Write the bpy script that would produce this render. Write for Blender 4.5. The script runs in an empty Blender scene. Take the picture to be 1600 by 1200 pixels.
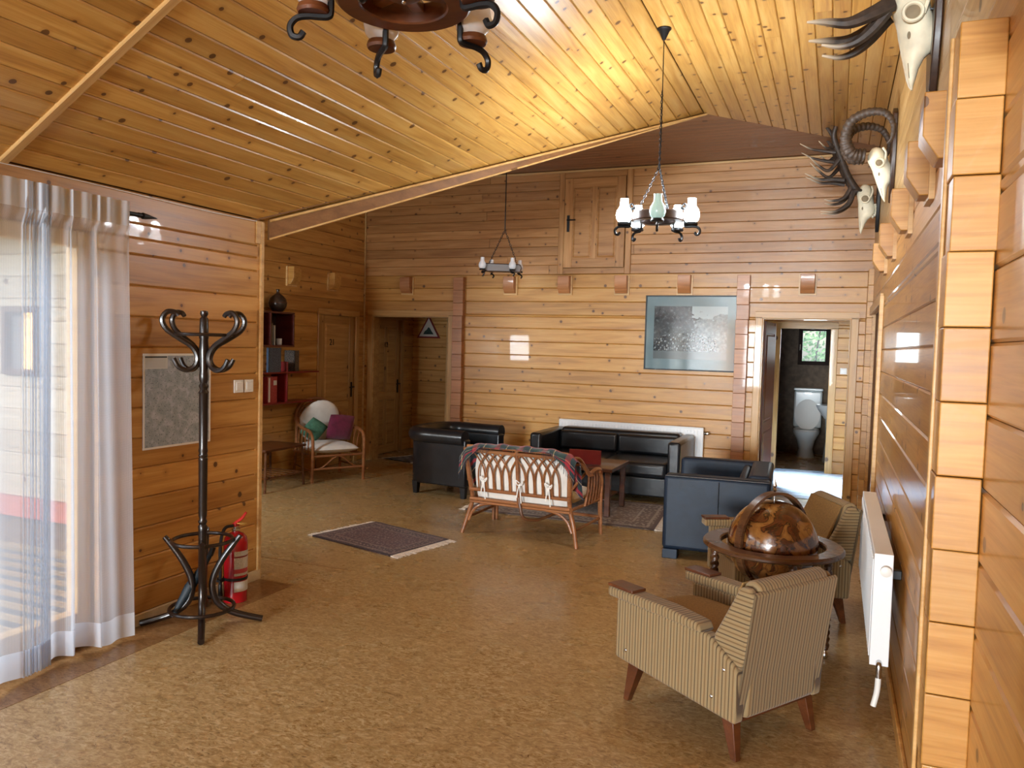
import bpy, bmesh, math, random
from mathutils import Vector, Matrix
random.seed(7)
PI = math.pi
scene = bpy.context.scene
COL = scene.collection

# ------------------------------------------------------------------ camera
CAM = Vector((0, 0, 1.57)); FPX = 1230.0
RT, UP, FW = Vector((0.9240, 0.3810, 0.0269)), Vector((-0.0444, 0.0371, 0.9983)), Vector((-0.3793, 0.9239, -0.0507))
cd = bpy.data.cameras.new('camera'); cam = bpy.data.objects.new('camera', cd); COL.objects.link(cam)
cd.sensor_width = 36.0; cd.lens = FPX * 36.0 / 1600.0; cd.clip_start = 0.05; cd.clip_end = 200
cam.matrix_world = Matrix(((RT.x, UP.x, -FW.x, CAM.x), (RT.y, UP.y, -FW.y, CAM.y), (RT.z, UP.z, -FW.z, CAM.z), (0, 0, 0, 1)))
scene.camera = cam
def at(u, v, x=None, y=None, z=None):
    """point of the place seen at picture position (u, v) at a known depth plane"""
    d = RT * (u - 800) + UP * (600 - v) + FW * FPX
    if x is not None: t = (x - CAM.x) / d.x
    elif y is not None: t = (y - CAM.y) / d.y
    else: t = (z - CAM.z) / d.z
    return CAM + d * t

# ------------------------------------------------------------------ world, daylight, exposure
w = bpy.data.worlds.new('world'); scene.world = w; w.use_nodes = True
nt = w.node_tree; nt.nodes.clear()
sky = nt.nodes.new('ShaderNodeTexSky'); sky.sky_type = 'NISHITA'; sky.sun_disc = False
sky.sun_elevation = math.radians(48); sky.sun_rotation = math.radians(200); sky.air_density = 1.2; sky.dust_density = 2.0
bg = nt.nodes.new('ShaderNodeBackground'); bg.inputs[1].default_value = 0.3
wo = nt.nodes.new('ShaderNodeOutputWorld')
nt.links.new(sky.outputs[0], bg.inputs[0]); nt.links.new(bg.outputs[0], wo.inputs[0])
scene.view_settings.view_transform = 'Standard'; scene.view_settings.look = 'None'
scene.view_settings.exposure = 0.5; scene.view_settings.gamma = 1.0; scene.view_settings.use_curve_mapping = False
scene.cycles.adaptive_threshold = 0.02; scene.cycles.max_bounces = 9; scene.cycles.sample_clamp_indirect = 6.0; scene.cycles.caustics_reflective = False; scene.cycles.caustics_refractive = False

def area(name, loc, direction, sx, sy, energy, color=(1, 1, 1)):
    l = bpy.data.lights.new(name, 'AREA'); l.shape = 'RECTANGLE'; l.size = sx; l.size_y = sy; l.energy = energy; l.color = color
    o = bpy.data.objects.new(name, l); COL.objects.link(o); o.location = loc
    o.rotation_euler = Vector(direction).to_track_quat('-Z', 'Y').to_euler(); return o
DAY = (0.84, 0.94, 1.0)
area('daylight_left_window', (-5.6, 0.3, 2.9), (2.2, 1.1, -2.0), 2.4, 1.6, 120, DAY)
area('assumed_left_rear_daylight', (-3.75, -1.2, 1.15), (1, 0, -0.05), 2.0, 2.0, 16, DAY)  # assumed daylight from an unseen window behind the viewer
area('added_front_fill', (-1.55, -11.25, 1.35), (0, 1, 0.05), 2.9, 2.2, 2200, DAY)  # added fill behind the camera, stands in for light on the back wall
area('daylight_recess_window', (-5.43, 4.07, 1.5), (0.1, 1, -0.1), 0.36, 0.46, 34, DAY)
area('daylight_toilet_window', (-0.3, 13.3, 1.7), (0, -1, -0.1), 0.5, 0.5, 14, DAY)
area('added_vestibule_floor_light', (-1.15, 10.4, 1.9), (0.85, -0.6, -1.9), 0.6, 0.6, 170, (0.36, 0.62, 1.0)).data.spread = math.radians(60)  # added blue lamp aimed at the floor for assumed daylight; no window there

# ------------------------------------------------------------------ materials
def s2l(r, g, b):
    f = lambda c: (c / 255 / 12.92) if c <= 10.31 else ((c / 255 + 0.055) / 1.055) ** 2.4
    return (f(r), f(g), f(b), 1)
class NT:
    def __init__(s, name):
        s.m = bpy.data.materials.new(name); s.m.use_nodes = True; s.t = s.m.node_tree; s.t.nodes.clear()
        s.out = s.t.nodes.new('ShaderNodeOutputMaterial'); s.p = s.n('ShaderNodeBsdfPrincipled'); s.l(s.p.outputs[0], s.out.inputs[0])
    def n(s, k, **kw):
        x = s.t.nodes.new(k)
        for a, b in kw.items(): setattr(x, a, b)
        return x
    def l(s, a, b): s.t.links.new(a, b)
    def put(s, sock, v):
        if isinstance(v, bpy.types.NodeSocket): s.l(v, sock)
        else: sock.default_value = v
    def math(s, op, a, b=0.0, clamp=False):
        x = s.n('ShaderNodeMath', operation=op, use_clamp=clamp); s.put(x.inputs[0], a); s.put(x.inputs[1], b); return x.outputs[0]
    def vmath(s, op, a, b): x = s.n('ShaderNodeVectorMath', operation=op); s.put(x.inputs[0], a); s.put(x.inputs[1], b); return x.outputs[0]
    def ramp(s, f, *stops, interp='LINEAR'):
        x = s.n('ShaderNodeValToRGB'); e = x.color_ramp.elements; x.color_ramp.interpolation = interp
        while len(e) < len(stops): e.new(0.5)
        for i, (p, c) in enumerate(stops): e[i].position = p; e[i].color = c
        s.put(x.inputs[0], f); return x.outputs[0]
    def mix(s, f, a, b, mode='MIX'):
        x = s.n('ShaderNodeMix', data_type='RGBA', blend_type=mode); s.put(x.inputs[0], f); s.put(x.inputs[6], a); s.put(x.inputs[7], b); return x.outputs[2]
    def noise(s, v, scale=5, detail=3, dist=0.0, rough=0.5):
        x = s.n('ShaderNodeTexNoise'); s.put(x.inputs['Vector'], v); x.inputs['Scale'].default_value = scale
        x.inputs['Detail'].default_value = detail; x.inputs['Distortion'].default_value = dist; x.inputs['Roughness'].default_value = rough; return x.outputs[0]
    def vor(s, v, scale=5, dims='3D', feature='F1'):
        x = s.n('ShaderNodeTexVoronoi', voronoi_dimensions=dims, feature=feature); s.put(x.inputs['Vector'], v); x.inputs['Scale'].default_value = scale; return x
    def obj(s): return s.n('ShaderNodeTexCoord').outputs['Object']
    def uv(s): return s.n('ShaderNodeTexCoord').outputs['UV']
    def sep(s, v): x = s.n('ShaderNodeSeparateXYZ'); s.put(x.inputs[0], v); return x.outputs
    def comb(s, a, b, c): x = s.n('ShaderNodeCombineXYZ'); s.put(x.inputs[0], a); s.put(x.inputs[1], b); s.put(x.inputs[2], c); return x.outputs[0]
    def bump(s, h, strength=0.2, dist=0.01):
        x = s.n('ShaderNodeBump'); x.inputs['Strength'].default_value = strength; x.inputs['Distance'].default_value = dist
        s.put(x.inputs['Height'], h); s.l(x.outputs[0], s.p.inputs['Normal'])
    def set(s, col=None, rough=None, metal=None, spec=None, coat=None, trans=None, emis=None, estr=None, sheen=None):
        for k, v in (('Base Color', col), ('Roughness', rough), ('Metallic', metal), ('Specular IOR Level', spec), ('Coat Weight', coat),
                     ('Transmission Weight', trans), ('Emission Color', emis), ('Emission Strength', estr), ('Sheen Weight', sheen)):
            if v is not None: s.put(s.p.inputs[k], v)
        return s.m
def wood(name, dark, mid, light, knots=0.45, kscale=2.6, rough=0.33, var=0.3, grain=1.0, coat=0.15, kr=0.046):
    a = NT(name); rnd = a.n('ShaderNodeObjectInfo').outputs['Random']
    off = a.comb(a.math('MULTIPLY', rnd, 61.0), a.math('MULTIPLY', rnd, 23.0), a.math('MULTIPLY', rnd, 37.0))
    v = a.vmath('ADD', a.obj(), off)
    g1 = a.noise(a.vmath('MULTIPLY', v, (0.9, 7.0, 13.0)), 1.6 * grain, 4, 0.7)
    g2 = a.noise(a.vmath('MULTIPLY', v, (3.0, 60.0, 95.0)), 1.6, 2)
    f = a.math('ADD', a.math('MULTIPLY', g1, 0.72), a.math('MULTIPLY', g2, 0.28))
    c = a.ramp(f, (0.24, dark), (0.50, mid), (0.76, light))
    xyz = a.sep(v); vo = a.vor(a.comb(xyz[0], a.math('ADD', xyz[2], a.math('MULTIPLY', xyz[1], 0.4)), 0.0), kscale, '2D')
    keep = a.math('LESS_THAN', a.sep(vo.outputs['Color'])[0], knots)
    wob = a.math('ADD', vo.outputs['Distance'], a.math('MULTIPLY', a.math('SUBTRACT', g1, 0.5), 0.05))
    k1 = a.math('MULTIPLY', keep, a.math('LESS_THAN', wob, a.math('MULTIPLY', a.math('ADD', a.sep(vo.outputs['Color'])[1], 0.25), kr * 1.25)))
    h = a.n('ShaderNodeMapRange'); a.put(h.inputs[0], wob); h.inputs[1].default_value = kr * 2.8; h.inputs[2].default_value = 0.02
    halo = a.math('MULTIPLY', keep, a.math('MULTIPLY', h.outputs[0], 0.55, True))
    c = a.mix(halo, c, dark); c = a.mix(a.math('MULTIPLY', k1, 0.85), c, (0.085, 0.032, 0.010, 1))
    bri = a.math('ADD', a.math('MULTIPLY', a.math('FRACT', a.math('MULTIPLY', rnd, 7.31)), var), 1.0 - var * 0.55)
    c = a.mix(1.0, c, a.comb(bri, a.math('POWER', bri, 1.15), a.math('POWER', bri, 1.35)), 'MULTIPLY')
    a.bump(f, 0.12, 0.004)
    return a.set(c, a.math('ADD', rough, a.math('MULTIPLY', g1, 0.12)), coat=coat)
def flat(name, rgb, rough=0.5, metal=0.0, spec=0.5, nscale=0, namt=0.12, bump=0.0, coat=0.0, sheen=0.0):
    a = NT(name); c = s2l(*rgb)
    if nscale:
        f = a.noise(a.obj(), nscale, 3)
        c2 = a.ramp(f, (0.3, tuple(x * (1 - namt) for x in c[:3]) + (1,)), (0.7, tuple(min(1, x * (1 + namt)) for x in c[:3]) + (1,)))
        if bump: a.bump(f, bump, 0.01)
        c = c2
    return a.set(c, rough, metal, spec, coat, sheen=sheen)
M = {}
M['log'] = wood('pine_log', s2l(150, 98, 42), s2l(193, 140, 70), s2l(211, 165, 97), knots=0.5, kscale=5.2, kr=0.058)
M['log_pale'] = wood('pine_pale', s2l(158, 118, 66), s2l(194, 156, 98), s2l(212, 180, 126), knots=0.2)
M['log_brown'] = wood('pine_board_brown', s2l(134, 88, 46), s2l(174, 124, 72), s2l(194, 148, 96), knots=0.6, kscale=5.6, kr=0.058)
M['beam_brown'] = wood('valley_beam_brown', s2l(84, 52, 26), s2l(110, 72, 38), s2l(128, 88, 50), knots=0.2, var=0.05, rough=0.45)
M['ceil'] = wood('pine_ceiling', s2l(150, 100, 42), s2l(192, 144, 72), s2l(210, 170, 100), knots=0.8, kscale=5.6, kr=0.064, rough=0.24)
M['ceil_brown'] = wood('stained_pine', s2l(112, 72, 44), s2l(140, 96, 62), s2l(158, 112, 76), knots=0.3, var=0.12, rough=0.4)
M['door'] = wood('pine_door', s2l(150, 106, 54), s2l(188, 144, 84), s2l(206, 166, 108), knots=0.4)
M['logend'] = wood('pine_log_end', s2l(158, 104, 46), s2l(192, 140, 70), s2l(208, 160, 92), knots=0.15, grain=1.6)
M['logend_red'] = wood('pine_log_end_red', s2l(140, 86, 48), s2l(174, 116, 70), s2l(190, 136, 90), knots=0.15, grain=1.6)
M['trim'] = wood('pine_trim', s2l(176, 132, 76), s2l(206, 164, 104), s2l(222, 186, 132), knots=0.05)
M['basewood'] = wood('pale_baseboard', s2l(186, 164, 124), s2l(206, 188, 150), s2l(218, 204, 170), knots=0.1, var=0.05)
M['red_wood'] = wood('mahogany', s2l(58, 18, 14), s2l(86, 30, 22), s2l(104, 42, 30), knots=0, var=0.1)
M['dark_wood'] = wood('dark_wood', s2l(30, 16, 10), s2l(48, 28, 18), s2l(64, 40, 26), knots=0, var=0.1, rough=0.3)
M['brown_wood'] = wood('walnut', s2l(62, 30, 14), s2l(88, 46, 22), s2l(110, 62, 32), knots=0, var=0.1, rough=0.3)
M['globe_wood'] = wood('globe_stand_wood', s2l(54, 32, 18), s2l(78, 48, 28), s2l(98, 66, 40), knots=0, var=0.05, rough=0.22)
M['rattan'] = wood('rattan_cane', s2l(104, 58, 30), s2l(146, 92, 54), s2l(172, 120, 78), knots=0, rough=0.35, var=0.15)
M['rattan_dark'] = wood('rattan_dark', s2l(70, 40, 22), s2l(104, 64, 36), s2l(128, 86, 50), knots=0, rough=0.35, var=0.15)
M['backing'] = flat('wall_core', (96, 62, 32), 0.8, nscale=6)
M['frame_dark'] = flat('dark_stained_frame', (46, 32, 26), 0.75, spec=0.2, nscale=30)
M['bentwood'] = flat('bentwood_lacquer', (28, 18, 15), 0.30, nscale=18, coat=0.2)
M['iron'] = flat('black_iron', (22, 22, 24), 0.42, 0.4, nscale=40)
M['white_metal'] = flat('white_enamel', (238, 240, 242), 0.3, nscale=3, namt=0.02)
M['chrome'] = flat('chrome', (200, 200, 200), 0.2, 1.0, nscale=20, namt=0.05)
M['plastic_white'] = flat('white_plastic', (232, 230, 224), 0.35, nscale=4, namt=0.02)
M['porcelain'] = flat('porcelain', (226, 232, 232), 0.12, nscale=3, namt=0.02)
M['cream'] = flat('cream_cushion', (232, 228, 220), 0.85, nscale=14, namt=0.06, bump=0.25, sheen=0.2)
M['plum'] = flat('plum_velvet', (104, 16, 54), 0.8, nscale=25, namt=0.25, sheen=0.4)
M['green_cushion'] = flat('green_cushion', (74, 120, 96), 0.85, nscale=25, namt=0.25)
M['fringe'] = flat('cream_fringe', (224, 212, 198), 0.9, nscale=60, namt=0.2)
M['bone'] = flat('bleached_bone', (232, 224, 198), 0.55, nscale=14, namt=0.16, bump=0.4)
M['bone_dark'] = flat('bone_hollow', (140, 126, 102), 0.8, nscale=14, namt=0.25)
M['horn'] = flat('ram_horn', (66, 52, 42), 0.55, nscale=30, namt=0.3, bump=0.4)
M['rubber'] = flat('black_rubber', (18, 18, 20), 0.5, nscale=30)
M['red_paint'] = flat('red_paint', (168, 14, 26), 0.2, nscale=6, namt=0.06, coat=0.4)
M['red_plastic'] = flat('red_plastic', (196, 40, 34), 0.4, nscale=6)
M['red_shelf'] = flat('red_lacquer', (122, 26, 24), 0.35, nscale=8, namt=0.15)
M['yellow'] = flat('yellow_tag', (214, 178, 96), 0.5, nscale=8)
M['umbrella'] = flat('blue_green_fabric', (14, 30, 40), 0.6, nscale=20)
M['threshold'] = flat('aluminium', (190, 196, 200), 0.3, 0.9, nscale=20)
M['twine'] = flat('white_ribbon', (240, 238, 232), 0.8, nscale=40)
M['wall_paint'] = flat('exterior_render', (170, 140, 96), 0.8, nscale=4)
M['deck'] = wood('weathered_deck', s2l(120, 120, 124), s2l(150, 152, 158), s2l(172, 174, 180), knots=0.1, rough=0.6, coat=0)
M['siding'] = wood('exterior_log', s2l(170, 150, 124), s2l(196, 178, 150), s2l(210, 196, 172), knots=0.2, coat=0)
M['brick_red'] = flat('red_plinth', (190, 84, 62), 0.7, nscale=10)
M['soil'] = flat('meadow', (70, 110, 46), 0.9, nscale=3, namt=0.3)
def leather(name, rgb, rough, spec=0.5):
    a = NT(name); o = a.obj(); n = a.noise(o, 9, 4, 0.6); v = a.vor(o, 260).outputs['Distance']
    a.bump(a.math('ADD', a.math('MULTIPLY', n, 1.2), a.math('MULTIPLY', v, 0.06)), 0.10, 0.012)
    c = s2l(*rgb); return a.set(a.ramp(n, (0.3, tuple(x * 0.8 for x in c[:3]) + (1,)), (0.7, tuple(x * 1.3 for x in c[:3]) + (1,))), rough, spec=spec)
M['leather'] = leather('black_leather', (24, 26, 30), 0.3)
M['leather_blue'] = leather('blue_black_leather', (18, 33, 50), 0.50, 0.35)
def fl():
    a = NT('cork_linoleum'); o = a.obj(); x = a.sep(o)
    st = a.vmath('MULTIPLY', o, (1.0, 1.9, 1.0))
    n1 = a.noise(st, 19, 5, 1.6, 0.62); n2 = a.noise(o, 1.1, 2); n3 = a.noise(st, 46, 3, 1.2, 0.6); n4 = a.noise(a.vmath('ADD', st, (4.2, 7.7, 0)), 32, 4, 2.2, 0.6)
    c = a.ramp(n1, (0.32, s2l(138, 108, 66)), (0.44, s2l(168, 138, 90)), (0.54, s2l(182, 154, 106)), (0.66, s2l(204, 180, 136)))
    c = a.mix(a.math('MULTIPLY', a.math('GREATER_THAN', n3, 0.60), 0.45), c, s2l(212, 184, 138))
    c = a.mix(a.math('MULTIPLY', a.math('LESS_THAN', n3, 0.38), 0.5), c, s2l(138, 96, 52))
    c = a.mix(a.math('MULTIPLY', a.math('GREATER_THAN', n4, 0.645), 0.85), c, s2l(92, 60, 32))
    c = a.mix(a.math('MULTIPLY', n2, 0.14), c, s2l(150, 112, 66))
    a.bump(n1, 0.05, 0.002)
    return a, c, x
a, c, x = fl(); M['floor'] = a.set(c, a.math('ADD', 0.20, a.math('MULTIPLY', a.noise(a.obj(), 3, 3), 0.16)), spec=0.5)
a, c, x = fl(); a.m.name = 'cork_linoleum_brown'; M['floor_dark'] = a.set(a.mix(1.0, c, (0.62, 0.50, 0.44, 1), 'MULTIPLY'), 0.3, spec=0.45)
def stripes(name, axis):
    a = NT(name); x = a.sep(a.obj())[axis]; t = a.math('FRACT', a.math('MULTIPLY', x, 58.0)); t2 = a.math('FRACT', a.math('MULTIPLY', x, 29.0))
    n = a.noise(a.obj(), 420, 2)
    c = a.ramp(t, (0.0, s2l(156, 136, 100)), (0.34, s2l(142, 120, 84)), (0.42, s2l(54, 38, 22)), (0.60, s2l(76, 56, 34)), (0.68, s2l(148, 128, 92)))
    c = a.mix(a.math('MULTIPLY', a.math('LESS_THAN', t2, 0.5), 0.35), c, s2l(146, 114, 72))
    c = a.mix(a.math('MULTIPLY', n, 0.35), c, s2l(120, 94, 60)); a.bump(a.math('ADD', t, n), 0.25, 0.003)
    return a.set(c, 0.9, sheen=0.15)
M['stripe_x'] = stripes('striped_upholstery_x', 0); M['stripe_y'] = stripes('striped_upholstery_y', 1); M['stripe_z'] = stripes('striped_upholstery_z', 2)
M['seat_tan'] = flat('tan_upholstery', (140, 108, 62), 0.9, nscale=120, namt=0.2)
def tartan():
    a = NT('tartan_wool'); x = a.sep(a.uv())
    def band(s, k, lo, hi): t = a.math('FRACT', a.math('MULTIPLY', s, k)); return a.math('MULTIPLY', a.math('GREATER_THAN', t, lo), a.math('LESS_THAN', t, hi))
    c = s2l(20, 34, 52)
    for s, k in ((x[0], 5.0), (x[1], 4.0)):
        c = a.mix(a.math('MULTIPLY', band(s, k, 0.30, 0.55), 0.55), c, s2l(30, 66, 56))
        c = a.mix(a.math('MULTIPLY', band(s, k, 0.62, 0.82), 0.70), c, s2l(168, 28, 40))
        c = a.mix(a.math('MULTIPLY', band(s, k, 0.10, 0.135), 0.85), c, s2l(206, 178, 128))
        c = a.mix(a.math('MULTIPLY', band(s, k, 0.90, 0.94), 0.6), c, s2l(14, 16, 26))
    return a.set(a.mix(a.math('MULTIPLY', a.noise(a.obj(), 300, 2), 0.25), c, s2l(60, 40, 50)), 0.95, sheen=0.3)
M['tartan'] = tartan()
def rug(name, field, alt, border, light):
    a = NT(name); u = a.uv(); x = a.sep(u)
    e = a.math('MINIMUM', a.math('MINIMUM', x[0], a.math('SUBTRACT', 1.0, x[0])), a.math('MULTIPLY', a.math('MINIMUM', x[1], a.math('SUBTRACT', 1.0, x[1])), 0.62))
    mir = a.comb(a.math('ABSOLUTE', a.math('SUBTRACT', x[0], 0.5)), a.math('ABSOLUTE', a.math('SUBTRACT', a.math('MULTIPLY', x[1], 0.62), 0.31)), 0.0)
    v1 = a.vor(mir, 34, '2D').outputs['Distance']; v2 = a.vor(mir, 13, '2D'); n = a.noise(u, 160, 2)
    c = a.ramp(v1, (0.15, light), (0.3, field), (0.5, alt), (0.62, field))
    c = a.mix(a.math('MULTIPLY', a.math('LESS_THAN', v2.outputs['Distance'], 0.3), 0.4), c, alt)
    cb = a.ramp(v1, (0.2, light), (0.34, border), (0.5, field))
    c = a.mix(a.math('LESS_THAN', e, 0.13), c, cb)
    for lo, hi in ((0.12, 0.132), (0.035, 0.048)):
        c = a.mix(a.math('MULTIPLY', a.math('MULTIPLY', a.math('GREATER_THAN', e, lo), a.math('LESS_THAN', e, hi)), 0.8), c, light)
    c = a.mix(a.math('LESS_THAN', e, 0.02), c, border)
    c = a.mix(a.math('MULTIPLY', n, 0.4), c, field); a.bump(n, 0.3, 0.004)
    return a.set(c, 0.95, sheen=0.1)
M['rug'] = rug('persian_wool', s2l(72, 48, 52), s2l(92, 52, 52), s2l(52, 32, 38), s2l(140, 116, 104))
M['rug_pale'] = rug('faded_wool', s2l(112, 94, 84), s2l(132, 106, 90), s2l(88, 64, 58), s2l(172, 158, 142))
def mat_stripe():
    a = NT('striped_mat'); t = a.math('FRACT', a.math('MULTIPLY', a.sep(a.uv())[1], 7.0))
    return a.set(a.ramp(t, (0.0, s2l(32, 28, 34)), (0.62, s2l(36, 32, 38)), (0.66, s2l(176, 172, 170)), (0.9, s2l(150, 140, 136))), 0.95)
M['mat'] = mat_stripe()
def globe():
    a = NT('antique_globe_print'); o = a.obj(); n = a.noise(o, 8.5, 6, 0.7); n2 = a.noise(o, 22, 4, 1.2)
    c = a.ramp(n, (0.40, s2l(58, 28, 12)), (0.475, s2l(82, 42, 18)), (0.495, s2l(26, 10, 5)), (0.525, s2l(112, 70, 32)), (0.62, s2l(132, 88, 42)), (0.7, s2l(88, 42, 22)))
    c = a.mix(a.math('MULTIPLY', a.math('GREATER_THAN', n2, 0.60), 0.55), c, s2l(70, 34, 16))
    v = a.vor(o, 9).outputs['Distance']; c = a.mix(a.math('MULTIPLY', a.math('LESS_THAN', a.math('ABSOLUTE', a.math('SUBTRACT', v, 0.28)), 0.02), 0.5), c, s2l(60, 26, 12))
    return a.set(c, 0.16, coat=0.5)
M['globe'] = globe()
def photo():
    a = NT('group_photograph_print'); u = a.uv(); x = a.sep(u)
    tr = a.noise(a.vmath('MULTIPLY', u, (5, 4, 1)), 4, 6, 0.4, 0.7)
    hill = a.math('GREATER_THAN', a.math('ADD', x[1], a.math('MULTIPLY', a.noise(u, 7, 4), 0.5)), a.math('SUBTRACT', 1.50, a.math('MULTIPLY', a.math('GREATER_THAN', x[0], 0.52), 0.42)))
    dark = a.ramp(tr, (0.35, s2l(26, 32, 36)), (0.55, s2l(54, 62, 66)), (0.72, s2l(120, 132, 136)))
    rock = a.ramp(tr, (0.3, s2l(50, 60, 64)), (0.5, s2l(110, 122, 126)), (0.7, s2l(168, 178, 180)))
    c = a.mix(a.math('GREATER_THAN', a.math('ADD', x[0], a.math('MULTIPLY', a.math('SUBTRACT', tr, 0.5), 0.5)), 0.58), dark, rock)
    c = a.mix(a.math('MULTIPLY', hill, a.math('GREATER_THAN', x[0], 0.5)), c, s2l(164, 180, 184))
    v = a.vor(a.comb(a.math('MULTIPLY', x[0], 36), a.math('MULTIPLY', x[1], 20), 0.0), 1.0, '2D')
    people = a.mix(a.math('LESS_THAN', v.outputs['Distance'], 0.34), s2l(28, 32, 36), a.ramp(a.sep(v.outputs['Color'])[0], (0.3, s2l(54, 60, 64)), (0.85, s2l(150, 158, 160))))
    rim = a.math('MULTIPLY', a.math('SUBTRACT', x[0], 0.42), a.math('SUBTRACT', x[0], 0.42))
    inb = a.math('MULTIPLY', a.math('LESS_THAN', a.math('ADD', x[1], a.math('MULTIPLY', rim, 0.7)), 0.50), a.math('GREATER_THAN', x[1], 0.16))
    c = a.mix(a.math('MULTIPLY', inb, a.math('LESS_THAN', x[0], 0.86)), c, people)
    c = a.mix(a.math('LESS_THAN', x[1], 0.15), c, s2l(88, 98, 100))
    return a.set(c, 0.08, spec=0.6)
M['photo'] = photo()
M['mount'] = flat('blue_grey_mount', (112, 134, 140), 0.06, nscale=3, namt=0.04)
def mapprint():
    a = NT('town_map_print'); u = a.uv(); x = a.sep(u); n = a.noise(u, 9, 6, 0.6, 0.7); v = a.vor(u, 30, '2D', 'DISTANCE_TO_EDGE').outputs['Distance']
    c = a.ramp(n, (0.3, s2l(132, 148, 160)), (0.5, s2l(156, 170, 182)), (0.62, s2l(184, 194, 208)), (0.75, s2l(206, 214, 226)))
    c = a.mix(a.math('MULTIPLY', a.math('LESS_THAN', v, 0.035), 0.35), c, s2l(206, 210, 216))
    d = a.vor(u, 17, '2D'); c = a.mix(a.math('MULTIPLY', a.math('LESS_THAN', d.outputs['Distance'], 0.09), 0.8), c, s2l(58, 62, 80))
    def rect(x0, x1, y0, y1): return a.math('MULTIPLY', a.math('MULTIPLY', a.math('GREATER_THAN', x[0], x0), a.math('LESS_THAN', x[0], x1)), a.math('MULTIPLY', a.math('GREATER_THAN', x[1], y0), a.math('LESS_THAN', x[1], y1)))
    for r in ((0.0, 0.34, 0.84, 0.985), (0.73, 0.98, 0.885, 0.985)): c = a.mix(rect(*r), c, s2l(206, 210, 210))
    for r in ((0.02, 0.33, 0.955, 0.972), (0.79, 0.93, 0.945, 0.97), (0.82, 0.93, 0.915, 0.93), (0.755, 0.79, 0.90, 0.93)): c = a.mix(rect(*r), c, s2l(60, 68, 70))
    lines = a.math('MULTIPLY', rect(0.03, 0.31, 0.85, 0.945), a.math('LESS_THAN', a.math('FRACT', a.math('MULTIPLY', x[1], 70)), 0.35))
    c = a.mix(a.math('MULTIPLY', lines, 0.35), c, s2l(120, 126, 128))
    e = a.math('MINIMUM', a.math('MINIMUM', x[0], a.math('SUBTRACT', 1.0, x[0])), a.math('MINIMUM', x[1], a.math('SUBTRACT', 1.0, x[1])))
    c = a.mix(a.math('LESS_THAN', e, 0.022), c, s2l(236, 236, 232))
    return a.set(c, 0.35)
M['map'] = mapprint()
def extlabel():
    a = NT('extinguisher_label_print'); u = a.uv(); x = a.sep(u); n = a.noise(a.vmath('MULTIPLY', u, (14, 40, 1)), 2, 2)
    c = a.mix(a.math('GREATER_THAN', n, 0.56), s2l(222, 222, 218), s2l(70, 74, 96))
    c = a.mix(a.math('MULTIPLY', a.math('GREATER_THAN', x[1], 0.10), a.math('LESS_THAN', x[1], 0.28)), c, s2l(186, 70, 80))
    c = a.mix(a.math('MULTIPLY', a.math('GREATER_THAN', x[1], 0.74), a.math('LESS_THAN', x[1], 0.80)), c, s2l(120, 20, 40))
    return a.set(c, 0.35)
M['label'] = extlabel()
def cover(name, base, alt, sc):
    a = NT(name); u = a.uv(); n = a.noise(a.vmath('MULTIPLY', u, (4, 9, 1)), sc, 4)
    return a.set(a.ramp(n, (0.42, s2l(*base)), (0.55, s2l(*alt))), 0.3)
M['cover_blue'] = cover('blue_cover_print', (24, 34, 52), (78, 98, 122), 4)
M['cover_red'] = cover('red_cover_print', (134, 22, 34), (176, 60, 66), 4)
M['cover_dark'] = cover('dark_cover_print', (26, 22, 22), (110, 100, 92), 3)
M['mountain'] = flat('dark_mountain_print', (40, 62, 56), 0.7, nscale=20, namt=0.4)
M['paper'] = flat('white_card', (214, 212, 204), 0.7, nscale=8, namt=0.03)
M['vase'] = flat('bronze_glaze', (58, 44, 34), 0.3, nscale=18, namt=0.4)
M['osb'] = flat('brown_stone_wall', (96, 78, 60), 0.7, nscale=14, namt=0.35)
M['wc_floor'] = wood('grey_laminate', s2l(120, 110, 102), s2l(148, 138, 130), s2l(168, 160, 152), knots=0, rough=0.22)
def antler():
    a = NT('antler_horn'); o = a.obj(); n = a.noise(o, 30, 4); at_ = a.n('ShaderNodeAttribute', attribute_name='tip')
    c = a.ramp(n, (0.3, s2l(40, 32, 28)), (0.7, s2l(74, 60, 50))); a.bump(n, 0.5, 0.004)
    return a.set(a.mix(at_.outputs['Fac'], c, s2l(222, 204, 176)), 0.5)
M['antler'] = antler()
def glass(name, rgb=(0.9, 0.95, 0.93), emit=0.0, alpha=0.55, ecol=(0.86, 0.95, 1.0)):
    a = NT(name); p = a.p; tr = a.n('ShaderNodeBsdfTransparent'); mx = a.n('ShaderNodeMixShader'); mx.inputs[0].default_value = alpha
    a.l(tr.outputs[0], mx.inputs[1]); a.l(p.outputs[0], mx.inputs[2]); a.l(mx.outputs[0], a.out.inputs[0])
    a.set(tuple(rgb) + (1,), 0.25, emis=tuple(ecol) + (1,), estr=emit); return a.m
M['pane'] = glass('window_pane', (0.8, 0.86, 0.88), 0, 0.12)
M['frosted'] = glass('frosted_lamp_glass', (0.72, 0.73, 0.76), 0, 0.42)
M['lit'] = glass('lit_lamp_glass', (0.95, 0.97, 1), 34.0, 0.9)
M['lit_dim'] = glass('half_lit_lamp_glass', (0.42, 0.60, 0.56), 0.12, 0.85, (0.6, 0.9, 0.85))
M['globe_glass'] = glass('clear_glaze', (0.9, 0.9, 0.88), 0, 0.15)
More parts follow.
